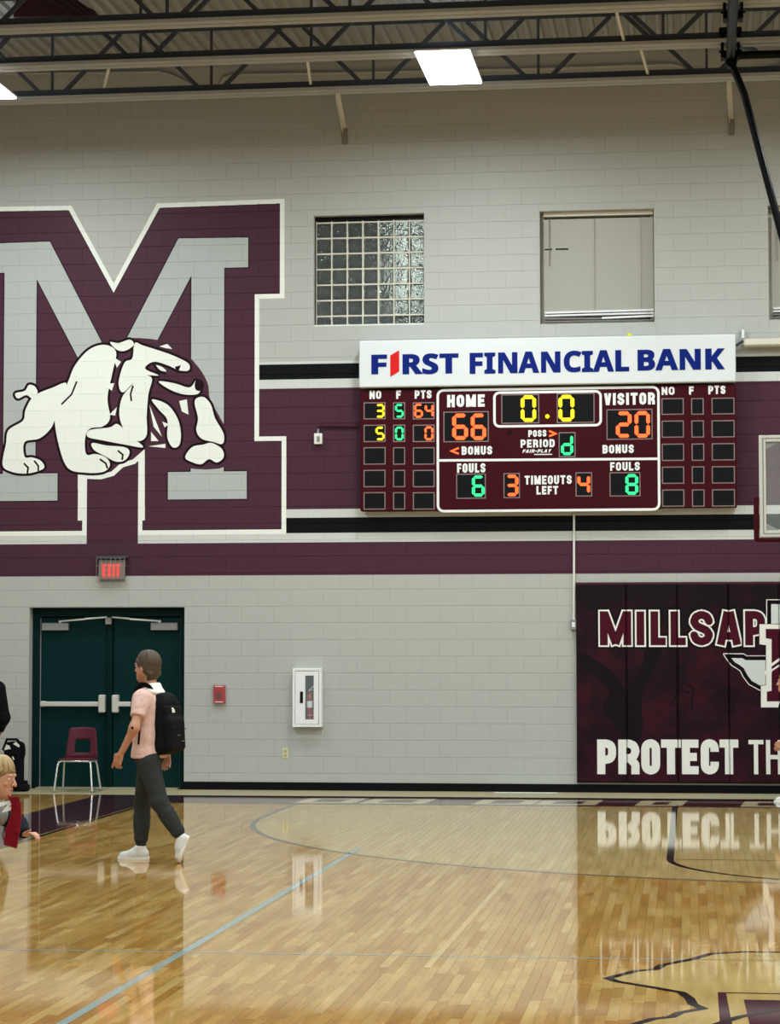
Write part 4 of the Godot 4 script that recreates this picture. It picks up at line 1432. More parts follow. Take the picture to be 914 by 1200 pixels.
	for i in 5:
		var o := thing("wall_pad", labels[i], "wall pad", Vector3((xs[i] + xs[i + 1]) / 2.0, 0.12, 0.0), 0.0, "padded maroon panels on the end wall")
		var m := near(o)
		m.flat = true
		# texture runs in world metres
		m.xf = Transform3D()
		m.area = area
		m.span(Vector3(xs[i] + 0.004, 0.125, 0.013), Vector3(xs[i + 1] - 0.004, 2.475, 0.066), 0.014)
		put("cushion", m.done(), print_skin, o, -o.position)
		m = near(o)
		m.span(Vector3(xs[i] + 0.002, 0.118, 0.001), Vector3(xs[i + 1] - 0.002, 2.51, 0.014))
		put("backing_board", m.done(), M.pad_edge, o)
		m = near(o)
		m.span(Vector3(xs[i] + 0.002, 2.476, 0.014), Vector3(xs[i + 1] - 0.002, 2.508, 0.05), 0.006)
		put("top_strip", m.done(), M.pad_trim, o)


# ---------------------------------------------------------------- small wall fittings
func fittings() -> void:
	# exit sign with a wire guard
	var o := thing("exit_sign", "small red lit EXIT sign in a wire guard above the green doors", "sign", Vector3(-8.72, 2.53, 0))
	var r: Rect2 = Rect2(-8.861, 2.555, 0.355, 0.257)
	var m := near(o)
	m.span(Vector3(r.position.x + 0.015, r.position.y + 0.01, 0.0), Vector3(r.end.x - 0.015, r.end.y, 0.06), 0.006)
	put("housing", m.done(), M.gray_plastic, o)
	m = near(o)
	m.span(Vector3(r.position.x + 0.045, r.position.y + 0.03, 0.06), Vector3(r.end.x - 0.045, r.end.y - 0.03, 0.064))
	put("face", m.done(), mat("exit_face", rgb(176, 120, 112), 0.4), o)
	m = near(o)
	lay(m, caption("EXIT", Rect2(r.position.x + 0.065, r.position.y + 0.055, r.size.x - 0.13, r.size.y - 0.11), 0.17), 0.0655)
	put("lettering", m.done(), M.exit_red, o)
	for k in 7:
		m = near(o)
		var x := r.position.x + r.size.x * k / 6.0
		m.tube([Vector3(x, r.end.y + 0.02, 0.012), Vector3(x, r.end.y + 0.02, 0.1), Vector3(x, r.position.y - 0.02, 0.1), Vector3(x, r.position.y - 0.02, 0.012)], 0.003, 6)
		put("guard_wire", m.done(), M.closer_gray, o)
	for k in 4:
		m = near(o)
		var y := lerpf(r.position.y - 0.02, r.end.y + 0.02, k / 3.0)
		m.tube([Vector3(r.position.x, y, 0.012), Vector3(r.position.x, y, 0.1), Vector3(r.end.x, y, 0.1), Vector3(r.end.x, y, 0.012)], 0.003, 6)
		put("guard_wire", m.done(), M.closer_gray, o)
	m = near(o)
	m.span(Vector3(r.position.x - 0.015, r.end.y + 0.025, 0.002), Vector3(r.end.x + 0.03, r.end.y + 0.045, 0.1), 0.004)
	put("guard_top", m.done(), M.dark_steel, o)
	# fire alarm under a clear cover
	o = thing("fire_alarm", "red fire alarm under a clear cover on the gray block wall", "alarm", Vector3(-7.33, 1.16, 0))
	m = Shaper.new()
	m.span(Vector3(-0.07, -0.11, 0.0), Vector3(0.07, 0.11, 0.045), 0.008)
	put("body", m.done(), M.red_plastic, o)
	m = Shaper.new()
	m.span(Vector3(-0.05, 0.05, 0.045), Vector3(0.05, 0.085, 0.055), 0.004)
	put("lever", m.done(), M.red_plastic, o)
	m = Shaper.new()
	lay(m, [PackedVector2Array([Vector2(-0.05, -0.095), Vector2(0.05, -0.095), Vector2(0.05, -0.085), Vector2(-0.05, -0.085)]), PackedVector2Array([Vector2(-0.05, 0.094), Vector2(0.05, 0.094), Vector2(0.05, 0.104), Vector2(-0.05, 0.104)])], 0.0462)
	put("white_print", m.done(), M.board_white, o)
	m = Shaper.new()
	m.span(Vector3(-0.03, -0.05, 0.045), Vector3(0.03, 0.02, 0.06), 0.006)
	put("dark_mark", m.done(), mat("alarm_dark", rgb(90, 12, 20), 0.4), o)
	m = Shaper.new()
	m.span(Vector3(-0.09, -0.13, 0.0), Vector3(0.09, 0.13, 0.085), 0.012)
	put("clear_cover", m.done(), M.clear_cover, o)
	# extinguisher cabinet
	o = thing("extinguisher_cabinet", "white fire extinguisher cabinet with a narrow glass slot on the gray wall", "cabinet", Vector3(-6.23, 0.77, 0))
	var W := 0.178
	m = Shaper.new()
	m.span(Vector3(-W, 0.0, 0.0), Vector3(-W + 0.03, 0.71, 0.12), 0.004)
	m.span(Vector3(W - 0.03, 0.0, 0.0), Vector3(W, 0.71, 0.12), 0.004)
	m.span(Vector3(-W + 0.03, 0.0, 0.0), Vector3(W - 0.03, 0.03, 0.12), 0.004)
	m.span(Vector3(-W + 0.03, 0.68, 0.0), Vector3(W - 0.03, 0.71, 0.12), 0.004)
	put("body", m.done(), M.board_white, o)
	m = Shaper.new()
	m.span(Vector3(-W + 0.03, 0.03, 0.001), Vector3(W - 0.03, 0.68, 0.006))
	put("back_panel", m.done(), M.rubber_black, o)
	m = Shaper.new()
	for q in [[-W + 0.035, 0.035, -0.022, 0.675], [0.083, 0.035, W - 0.035, 0.675], [-0.022, 0.035, 0.083, 0.09], [-0.022, 0.622, 0.083, 0.675]]:
		m.span(Vector3(q[0], q[1], 0.1), Vector3(q[2], q[3], 0.117), 0.002)
	var door := put("cabinet_door", m.done(), M.board_white, o)
	m = Shaper.new()
	m.span(Vector3(-0.022, 0.09, 0.105), Vector3(0.083, 0.622, 0.108))
	put("glass_slot", m.done(), M.clear_pane, door)
	m = Shaper.new()
	m.span(Vector3(-0.085, 0.29, 0.117), Vector3(-0.048, 0.43, 0.124), 0.004)
	put("handle", m.done(), M.rubber_black, door)
	o = thing("fire_extinguisher", "red fire extinguisher behind the glass slot of the white cabinet", "extinguisher", Vector3(-6.2, 0.805, 0.053))
	m = Shaper.new()
	m.lathe(Vector3.ZERO, [Vector2(0, 0), Vector2(0.04, 0.0), Vector2(0.044, 0.01), Vector2(0.044, 0.3), Vector2(0.042, 0.34), Vector2(0.018, 0.37), Vector2(0.014, 0.4), Vector2(0, 0.4)], 18)
	put("cylinder", m.done(), M.extinguisher_red, o)
	m = Shaper.new()
	m.lathe(Vector3.ZERO, [Vector2(0.0445, 0.2), Vector2(0.0445, 0.28)], 18)
	put("paper_label", m.done(), M.board_white, o)
	m = Shaper.new()
	m.lathe(Vector3(0, 0, 0), [Vector2(0.0446, 0.1), Vector2(0.0446, 0.12)], 8)
	put("paper_label", m.done(), M.board_white, o)
	m = Shaper.new()
	m.bar(Vector3(-0.02, 0.4, 0), Vector3(0.045, 0.46, 0.01), 0.016, 0.02, Vector3.UP, 0.003)
	m.bar(Vector3(-0.02, 0.4, 0), Vector3(0.045, 0.415, 0.01), 0.012, 0.02, Vector3.UP, 0.003)
	put("lever", m.done(), M.satin_metal, o)
	m = Shaper.new()
	m.tube([Vector3(0.0, 0.4, 0.01), Vector3(0.035, 0.38, 0.03), Vector3(0.042, 0.3, 0.032), Vector3(0.042, 0.16, 0.032)], 0.007, 8)
	put("hose", m.done(), M.rubber_black, o)
	# outlet
	o = thing("wall_outlet", "ivory electrical outlet low on the gray block wall", "outlet", Vector3(-6.514, 0.45, 0))
	m = Shaper.new()
	m.box(Vector3(0, 0, 0.004), Vector3(0.072, 0.128, 0.01), 0.003)
	put("cover_plate", m.done(), M.ivory, o)
	for y in [-0.026, 0.026]:
		m = Shaper.new()
		m.box(Vector3(0, y, 0.01), Vector3(0.034, 0.032, 0.006), 0.003)
		put("socket", m.done(), mat("socket_tan", rgb(176, 170, 120), 0.5), o)
	# conduit with a box left of the scoreboard
	o = thing("junction_box", "small white box with a thin maroon pipe left of the scoreboard", "electrical box", Vector3(-6.111, 4.285, 0.0))
	m = near(o)
	m.span(Vector3(-6.154, 4.213, 0.0), Vector3(-6.056, 4.345, 0.07), 0.005)
	put("box_cover", m.done(), M.white_paint, o)
	m = near(o)
	m.span(Vector3(-6.116, 4.243, 0.07), Vector3(-6.083, 4.309, 0.08), 0.003)
	put("socket", m.done(), M.gray_plastic, o)
	m = near(o)
	m.tube([Vector3(-6.111, 4.346, 0.03), Vector3(-6.109, 4.398, 0.03)], 0.016, 8)
	put("fitting", m.done(), M.closer_gray, o)
	m = near(o)
	m.tube([Vector3(-6.109, 4.393, 0.03), Vector3(-6.1, 4.433, 0.03), Vector3(-6.075, 4.446, 0.03), Vector3(-5.99, 4.44, 0.03), Vector3(-5.573, 4.431, 0.03)], 0.014, 8)
	put("pipe", m.done(), M.maroon_pipe, o)
	# vertical conduit below the scoreboard
	o = thing("conduit_drop", "thin white pipe running down from the scoreboard to a small box by the pads", "pipe", Vector3(-3.011, 1.994, 0.0))
	m = near(o)
	m.tube([Vector3(-2.991, 3.357, 0.03), Vector3(-2.998, 2.065, 0.03)], 0.014, 8)
	put("pipe", m.done(), M.white_paint, o)
	m = near(o)
	m.span(Vector3(-3.041, 1.942, 0.0), Vector3(-2.972, 2.065, 0.06), 0.005)
	put("box_cover", m.done(), M.closer_gray, o)
	m = near(o)
	m.span(Vector3(-3.022, 1.973, 0.06), Vector3(-2.986, 2.034, 0.066), 0.002)
	put("switch_plate", m.done(), M.board_white, o)
	# projection screen housing at the right edge
	o = thing("screen_housing", "long white roll-up screen case on the wall right of the bank sign", "projector screen", Vector3(-0.947, 5.369, 0.0))
	m = near(o)
	m.span(Vector3(-0.953, 5.304, 0.03), Vector3(2.0, 5.396, 0.2), 0.02)
	put("case", m.done(), M.cream_paint, o)
	m = near(o)
	m.bar(Vector3(-1.044, 5.332, 0.06), Vector3(-0.959, 5.382, 0.1), 0.03, 0.02)
	put("bracket", m.done(), M.dark_steel, o)
	m = near(o)
	m.tube([Vector3(-0.962, 5.424, 0.05), Vector3(-0.961, 5.527, 0.05)], 0.018, 8)
	put("pull_grip", m.done(), M.board_white, o)
	m = near(o)
	m.tube([Vector3(-0.962, 5.414, 0.05), Vector3(-0.987, 5.476, 0.05), Vector3(-0.961, 5.558, 0.05), Vector3(-0.932, 5.485, 0.05), Vector3(-0.957, 5.414, 0.05)], 0.004, 6)
	put("wire_loop", m.done(), M.closer_gray, o)
	# yellow scrap on top of the sign
	o = thing("yellow_scrap", "small crumpled yellow scrap lying on top of the bank sign", "cloth", Vector3(-2.31, 5.442, 0.16))
	m = Shaper.new()
	m.soft()
	var tip := Vector3(-0.012, 0.062, 0)
	var ring := [Vector3(-0.04, 0.012, 0.02), Vector3(-0.01, 0.012, 0.035), Vector3(0.05, 0.014, 0.02), Vector3(0.055, 0.012, -0.02), Vector3(0.0, 0.03, -0.03), Vector3(-0.035, 0.014, -0.02)]
	for i in 6:
		m.tri(ring[i], ring[(i + 1) % 6], tip)
		m.tri(ring[(i + 1) % 6], ring[i], Vector3(0, 0.002, 0))
	put("scrap", m.done(), M.yellow_cloth, o)
	# thin white strip laid along the foot of the wall
	o = thing("floor_strip", "short thin white strip on the floor at the foot of the wall", "tape", Vector3(-3.6, 0.0, 0.16))
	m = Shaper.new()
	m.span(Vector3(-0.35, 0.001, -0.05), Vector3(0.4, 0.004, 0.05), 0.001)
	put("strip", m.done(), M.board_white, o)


# ---------------------------------------------------------------- basketball goal
func basketball_goal() -> void:
	var o := thing("basketball_goal", "glass basketball backboard and its black ceiling pipes at the right edge", "basketball goal", Vector3(0, 2.8, 3.5))
	var x0 := -0.893
	var y0 := 2.882
	var y1 := 3.945
	var x1 := x0 + 1.83
	var z := 3.52
	var t := 0.07
	var m := near(o)
	for q in [[x0, y0, x0 + t, y1], [x1 - t, y0, x1, y1], [x0 + t, y0, x1 - t, y0 + t], [x0 + t, y1 - t, x1 - t, y1]]:
		m.span(Vector3(q[0], q[1], z - 0.045), Vector3(q[2], q[3], z), 0.006)
	put("board_frame", m.done(), M.goal_white, o)
	m = near(o)
	m.span(Vector3(x0 + t, y0 + t, z - 0.03), Vector3(x1 - t, y1 - t, z - 0.018))
	put("board_glass", m.done(), M.clear_pane, o)
	m = near(o)
	lay(m, stroke([Vector2(x0 + 0.04, y0 + 0.035), Vector2(x1 - 0.04, y0 + 0.035), Vector2(x1 - 0.04, y1 - 0.035), Vector2(x0 + 0.04, y1 - 0.035)], 0.012, true), z + 0.001)
	put("frame_groove", m.done(), M.goal_gray, o)
	for c in [[x0 + t, y1 - t, 1.0, -1.0], [x0 + t, y0 + t, 1.0, 1.0], [x1 - t, y1 - t, -1.0, -1.0], [x1 - t, y0 + t, -1.0, 1.0]]:
		m = near(o)
		m.prism(PackedVector2Array([Vector2(c[0], c[1]), Vector2(c[0] + c[2] * 0.14, c[1]), Vector2(c[0], c[1] + c[3] * 0.075)]), z - 0.05, z - 0.035)
		put("corner_gusset", m.done(), M.goal_gray, o)
	m = near(o)
	m.span(Vector3(x0 - 0.055, y0 - 0.05, z - 0.06), Vector3(x1 + 0.055, y0 - 0.004, z + 0.02), 0.02)
	for s in [0.0, 1.0]:
		var xx := lerpf(x0 - 0.06, x1 + 0.004, s)
		m.span(Vector3(xx, y0 - 0.04, z - 0.06), Vector3(xx + 0.056, y0 + 0.43, z + 0.02), 0.02)
	put("edge_pad", m.done(), M.board_maroon, o)
	var mid := (x0 + x1) / 2.0
	m = near(o)
	lay(m, stroke([Vector2(mid - 0.3, y0 + 0.12), Vector2(mid + 0.3, y0 + 0.12), Vector2(mid + 0.3, y0 + 0.57), Vector2(mid - 0.3, y0 + 0.57)], 0.05, true), z - 0.016)
	put("shooting_square", m.done(), M.board_white, o)
	m = near(o)
	var ring := []
	for k in 25:
		ring.append(Vector3(mid + 0.2286 * cos(TAU * k / 24), y0 + 0.12, z + 0.38 + 0.2286 * sin(TAU * k / 24)))
	m.tube(ring, 0.008, 8, false)
	m.span(Vector3(mid - 0.08, y0 + 0.06, z), Vector3(mid + 0.08, y0 + 0.14, z + 0.16), 0.006)
	put("rim", m.done(), M.rim_orange, o)
	# pipes
	var top := Vector3(-1.134, 7.923, 3.35)
	m = near(o)
	m.tube([top, Vector3(-1.004, 7.577, 3.4), Vector3(mid - 0.1, y1 - 0.1, 3.38)], 0.04, 12)
	put("brace_pipe", m.done(), M.gloss_black, o)
	m = near(o)
	m.tube([Vector3(mid, y1 + 3.7, 3.35), Vector3(mid, y0 + 0.2, 3.4)], 0.06, 12)
	put("mast_pipe", m.done(), M.gloss_black, o)
	m = near(o)
	m.tube([Vector3(top.x + 0.0, top.y + 0.08, 3.35), Vector3(4.0, top.y + 0.06, 3.35)], 0.045, 12)
	put("cross_pipe", m.done(), M.gloss_black, o)
	m = near(o)
	m.tube([Vector3(-1.168, 7.824, 4.7) + Vector3(0, 0, 1.8), Vector3(-1.14, 7.998, 3.2)], 0.05, 12)
	put("beam_pipe", m.done(), M.gloss_black, o)
	for zz in [3.324, 4.848]:
		m = near(o)
		var c := Vector3(top.x - 0.01, 8.1, zz)
		m.box(c + Vector3(-0.085, 0.02, 0), Vector3(0.03, 0.3, 0.2), 0.01)
		m.box(c + Vector3(0.085, 0.02, 0), Vector3(0.03, 0.3, 0.2), 0.01)
		m.box(c + Vector3(0, 0.16, 0), Vector3(0.24, 0.04, 0.3), 0.01)
		m.tube([c + Vector3(-0.12, -0.06, 0.06), c + Vector3(0.12, -0.06, 0.06)], 0.014, 8)
		m.box(c + Vector3(0, -0.1, 0), Vector3(0.16, 0.07, 0.16), 0.02)
		put("joist_clamp", m.done(), M.gloss_black, o)
	m = near(o)
	m.tube([Vector3(-1.068, 8.135, 3.3), Vector3(-0.86, 8.235, 2.6)], 0.035, 10)
	put("stay_pipe", m.done(), M.dark_steel, o)
	m = near(o)
	m.tube([top + Vector3(0, 0, -0.07), top + Vector3(0, 0, 0.07)], 0.06, 14)
	put("pivot", m.done(), M.gloss_black, o)


# ---------------------------------------------------------------- school chair
func chair() -> void:
	var o := thing("school_chair", "maroon plastic school chair with chrome legs by the green doors", "chair", Vector3(-8.95, 0, 0.55))
	# backrest: a curved shell with a rounded opening
	var cols := 17
	var rows := 13
	var shape := func(u: float, v: float) -> Vector3:
		# u across -1..1, v up 0..1
		var half := lerpf(0.2, 0.165, v) if v < 0.92 else 0.165 * sqrt(maxf(0.0, 1.0 - pow((v - 0.92) / 0.11, 2.0) * 0.35))
		return Vector3(u * half, 0.40 + 0.37 * v - 0.012 * u * u * (1.0 if v > 0.9 else 0.0), -0.17 - 0.05 * v + 0.035 * u * u)
	var hole := func(u: float, v: float) -> bool:
		return absf(u) < 0.5 and v > 0.16 and v < 0.58
	var m := Shaper.new()
	m.soft()
	for i in cols - 1:
		for j in rows - 1:
			var u0 := -1.0 + 2.0 * i / (cols - 1)
			var u1 := -1.0 + 2.0 * (i + 1) / (cols - 1)
			var v0 := float(j) / (rows - 1)
			var v1 := float(j + 1) / (rows - 1)
			if hole.call((u0 + u1) / 2, (v0 + v1) / 2):
				continue
			var th := Vector3(0, 0, -0.008)
			var a: Vector3 = shape.call(u0, v0)
			var b: Vector3 = shape.call(u1, v0)
			var c: Vector3 = shape.call(u1, v1)
			var d: Vector3 = shape.call(u0, v1)
			m.quad(a, b, c, d)
			m.quad(b + th, a + th, d + th, c + th)
			for e in [[a, b, 0, -1], [b, c, 1, 0], [c, d, 0, 1], [d, a, -1, 0]]:
				var ni: int = i + e[2]
				var nj: int = j + e[3]
				var open: bool = ni < 0 or nj < 0 or ni >= cols - 1 or nj >= rows - 1
				if not open:
					open = hole.call(-1.0 + 2.0 * (ni + 0.5) / (cols - 1), (nj + 0.5) / (rows - 1))
				if open:
					m.quad(e[1], e[0], e[0] + th, e[1] + th)
	put("backrest", m.done(), M.chair_maroon, o)
	m = Shaper.new()
	m.soft()
	var seat := func(u: float, v: float) -> Vector3:
		return Vector3(u * lerpf(0.2, 0.198, v), 0.402 - 0.006 * sin(v * PI) - 0.008 * pow(v, 6.0) + 0.006 * u * u, -0.165 + 0.36 * v)
	for i in 10:
		for j in 10:
			var a: Vector3 = seat.call(-1.0 + 0.2 * i, j / 10.0)
			var b: Vector3 = seat.call(-0.8 + 0.2 * i, j / 10.0)
			var c: Vector3 = seat.call(-0.8 + 0.2 * i, (j + 1) / 10.0)
			var d: Vector3 = seat.call(-1.0 + 0.2 * i, (j + 1) / 10.0)
			var th := Vector3(0, -0.008, 0)
			m.quad(a, d, c, b)
			m.quad(a + th, b + th, c + th, d + th)
			if j == 9: m.quad(d + th, c + th, c, d)
			if i == 0: m.quad(a + th, d + th, d, a)
			if i == 9: m.quad(c + th, b + th, b, c)
	put("seat", m.done(), M.chair_maroon, o)
	m = Shaper.new()
	m.tube([Vector3(-0.19, 0.37, -0.13), Vector3(-0.19, 0.372, 0.16), Vector3(-0.16, 0.375, 0.19), Vector3(0.16, 0.375, 0.19), Vector3(0.19, 0.372, 0.16), Vector3(0.19, 0.37, -0.13)], 0.011, 10)
	put("seat_tube", m.done(), M.chrome, o)
	for s in [-1.0, 1.0]:
		for f in [-1.0, 1.0]:
			m = Shaper.new()
			m.tube([Vector3(s * 0.165, 0.375, f * 0.1 + 0.05), Vector3(s * 0.195, 0.36, f * 0.13 + 0.05), Vector3(s * 0.205, 0.31, f * 0.15 + 0.05), Vector3(s * 0.235, 0.012, f * 0.2 + 0.04)], 0.0125, 10)
			var leg := put("leg", m.done(), M.chrome, o)
			m = Shaper.new()
			m.tube([Vector3(s * 0.235, 0.0, f * 0.2 + 0.04), Vector3(s * 0.234, 0.022, f * 0.199 + 0.04)], 0.016, 10)
			put("foot_glide", m.done(), M.gray_plastic, leg)


# ---------------------------------------------------------------- bodies: smooth union of tapered bones, meshed as surface nets
# a bone: [kind, a, b, ra, rb]; kind 0 round ends, 1 flat ends, 2 ellipsoid (a centre, b radii, ra basis), 3 rounded box (a centre, b half size, ra basis, rb edge radius)
func bone_reach(p: Array) -> AABB:
	if p[0] >= 2:
		var r: float = (p[1] as Vector3).distance_to(p[1] + p[2])
		return AABB(p[1] - Vector3.ONE * r, Vector3.ONE * r * 2.0)
	var q := maxf(p[3], p[4])
	return AABB(p[1], Vector3.ZERO).expand(p[2]).grow(q)


func nets(bones: Array, cell: float, k: float, cuts := [], st: SurfaceTool = null) -> SurfaceTool:
	var box := bone_reach(bones[0])
	for b in bones:
		box = box.merge(bone_reach(b))
	box = box.grow(k * 0.3 + cell * 2.0)
	var o := box.position
	var nx := int(box.size.x / cell) + 2
	var ny := int(box.size.y / cell) + 2
	var nz := int(box.size.z / cell) + 2
	var nxy := nx * ny
	var f := PackedFloat32Array()
	f.resize(nxy * nz)
	f.fill(1.0)
	for b in bones:
		var reach := bone_reach(b).grow(k + cell * 1.5)
		var i0 := Vector3i(((reach.position - o) / cell).floor()).clamp(Vector3i.ZERO, Vector3i(nx - 1, ny - 1, nz - 1))
		var i1 := Vector3i(((reach.end - o) / cell).ceil()).clamp(Vector3i.ZERO, Vector3i(nx - 1, ny - 1, nz - 1))
		var kind: int = b[0]
		var a: Vector3 = b[1]
		var c: Vector3 = b[2]
		var d := c - a
		var dd := maxf(d.length_squared(), 1e-9)
		var L := sqrt(dd)
		var inv := Basis()
		var ra := 0.0
		var rb := 0.0
		if kind >= 2:
			inv = (b[3] as Basis).transposed()
			rb = b[4] if kind == 3 else 0.0
		else:
			ra = b[3]
			rb = b[4]
		for z in range(i0.z, i1.z + 1):
			for y in range(i0.y, i1.y + 1):
				var at := z * nxy + y * nx + i0.x
				var p := o + Vector3(i0.x, y, z) * cell
				for x in range(i0.x, i1.x + 1):
					var e := 0.0
					if kind == 0:
						var t := clampf((p - a).dot(d) / dd, 0.0, 1.0)
						e = (p - a - d * t).length() - ra - (rb - ra) * t
					elif kind == 1:
						var t := (p - a).dot(d) / dd
						var tc := clampf(t, 0.0, 1.0)
						e = maxf((p - a - d * t).length() - ra - (rb - ra) * tc, maxf(-t, t - 1.0) * L)
					elif kind == 2:
						var q := inv * (p - a)
						var k0 := (q / c).length()
						e = k0 * (k0 - 1.0) / maxf((q / (c * c)).length(), 1e-6)
					else:
						var q := (inv * (p - a)).abs() - c + Vector3.ONE * rb
						e = q.max(Vector3.ZERO).length() + minf(maxf(q.x, maxf(q.y, q.z)), 0.0) - rb
					var g := f[at]
					var h := k - absf(e - g)
					f[at] = minf(e, g) - (h * h / k * 0.25 if h > 0.0 else 0.0)
					at += 1
					p.x += cell
	if cuts:
		for z in nz:
			for y in ny:
				var at := z * nxy + y * nx
				for x in nx:
					if f[at] < cell * 3.0:
						var p := o + Vector3(x, y, z) * cell
						for c in cuts:
							f[at] = maxf(f[at], (p - c[0]).dot(c[1]))
					at += 1
	if st == null:
		st = SurfaceTool.new()
		st.begin(Mesh.PRIMITIVE_TRIANGLES)
	st.set_smooth_group(nets_group)
	nets_group += 1
	var at_cell := {}
	var step := [0, 1, nx, nx + 1, nxy, nxy + 1, nxy + nx, nxy + nx + 1]
	for z in nz - 1:
		for y in ny - 1:
			var at := z * nxy + y * nx
			for x in nx - 1:
				var v := f[at]
				if v < cell * 2.0 and v > -cell * 2.0:
					var low := 0
					var val: Array[float] = []
					for s in step:
						var w := f[at + s]
						val.append(w)
						if w < 0.0: low += 1
					if low > 0 and low < 8:
						var sum := Vector3.ZERO
						var n := 0
						for e in EDGES:
							var va := val[e[0]]
							var vb := val[e[1]]
							if (va < 0.0) != (vb < 0.0):
								var t := va / (va - vb)
								sum += (CORNERS[e[0]] as Vector3).lerp(CORNERS[e[1]], t)
								n += 1
						at_cell[at] = o + (Vector3(x, y, z) + sum / n) * cell
				at += 1
	var off := [1, nx, nxy]
	for at in at_cell:
		for ax in 3:
			var va := f[at]
			var vb := f[at + off[ax]]
			if (va < 0.0) == (vb < 0.0):
				continue
			var u: int = off[(ax + 1) % 3]
			var w: int = off[(ax + 2) % 3]
			if not (at_cell.has(at - u) and at_cell.has(at - w) and at_cell.has(at - u - w)):
				continue
			var q := [at_cell[at], at_cell[at - u], at_cell[at - u - w], at_cell[at - w]]
			if va < 0.0:
				q.reverse()
			# clockwise from outside
			for t in [[0, 1, 2], [0, 2, 3]]:
				for j in t:
					st.add_vertex(q[j])
	return st


var nets_group := 1
const CORNERS := [Vector3(0, 0, 0), Vector3(1, 0, 0), Vector3(0, 1, 0), Vector3(1, 1, 0), Vector3(0, 0, 1), Vector3(1, 0, 1), Vector3(0, 1, 1), Vector3(1, 1, 1)]
const EDGES := [[0, 1], [2, 3], [4, 5], [6, 7], [0, 2], [1, 3], [4, 6], [5, 7], [0, 4], [1, 5], [2, 6], [3, 7]]


func finish(st: SurfaceTool) -> ArrayMesh:
	st.index()
	st.generate_normals()
	return st.commit()


# palm, four fingers and a thumb; along = from wrist to knuckles, palm = the way the palm faces, thumb = side the thumb is on
func hand_bones(w: Vector3, along: Vector3, palm: Vector3, thumb: Vector3, size: float, curl: float, point := -1) -> Array:
	var s := size
	var out := []
	along = along.normalized()
	palm = (palm - along * palm.dot(along)).normalized()
	thumb = (thumb - along * thumb.dot(along) - palm * thumb.dot(palm)).normalized()
	out.append([0, w - along * 0.015 * s, w + along * 0.02 * s, 0.024 * s, 0.024 * s])
	for k in 4:
		var side := thumb * (0.03 - 0.02 * k) * s
		var knuckle: Vector3 = w + along * (0.088 - 0.004 * absf(k - 1.2)) * s + side
		out.append([0, w + along * 0.02 * s + side * 0.6, knuckle, 0.0135 * s, 0.0115 * s])
		var dir := along
		var at := knuckle
		var c := curl * (0.25 if k == point else 1.0 + 0.12 * k)
		for j in 3:
			dir = (dir * cos(c * [0.7, 1.0, 0.7][j]) + palm * sin(c * [0.7, 1.0, 0.7][j])).normalized()
			var to: Vector3 = at + dir * [0.04, 0.026, 0.02][j] * [0.95, 1.05, 1.0, 0.8][k] * s
			out.append([0, at, to, [0.0098, 0.0088, 0.008][j] * s, [0.0088, 0.008, 0.0068][j] * s])
			at = to
			palm = (palm - dir * palm.dot(dir)).normalized()
		palm = (palm - along * palm.dot(along)).normalized()
	var t0 := w + along * 0.03 * s + thumb * 0.022 * s
	var t1 := t0 + (along * 0.6 + thumb * 0.7 + palm * 0.3).normalized() * 0.038 * s
	var t2 := t1 + (along * 0.85 + thumb * 0.25 + palm * 0.4).normalized() * 0.03 * s
	var t3 := t2 + (along * 0.9 + palm * 0.45).normalized() * 0.024 * s
	out.append([0, t0, t1, 0.0145 * s, 0.012 * s])
	out.append([0, t1, t2, 0.011 * s, 0.0098 * s])
	out.append([0, t2, t3, 0.0098 * s, 0.0078 * s])
	return out


func dots(points: Array, r: float) -> ArrayMesh:
	var m := Shaper.new()
	for p in points:
		m.lathe(p, [Vector2(0, -r), Vector2(r * 0.7, -r * 0.7), Vector2(r, 0), Vector2(r * 0.7, r * 0.7), Vector2(0, r)], 10)
	return m.done()


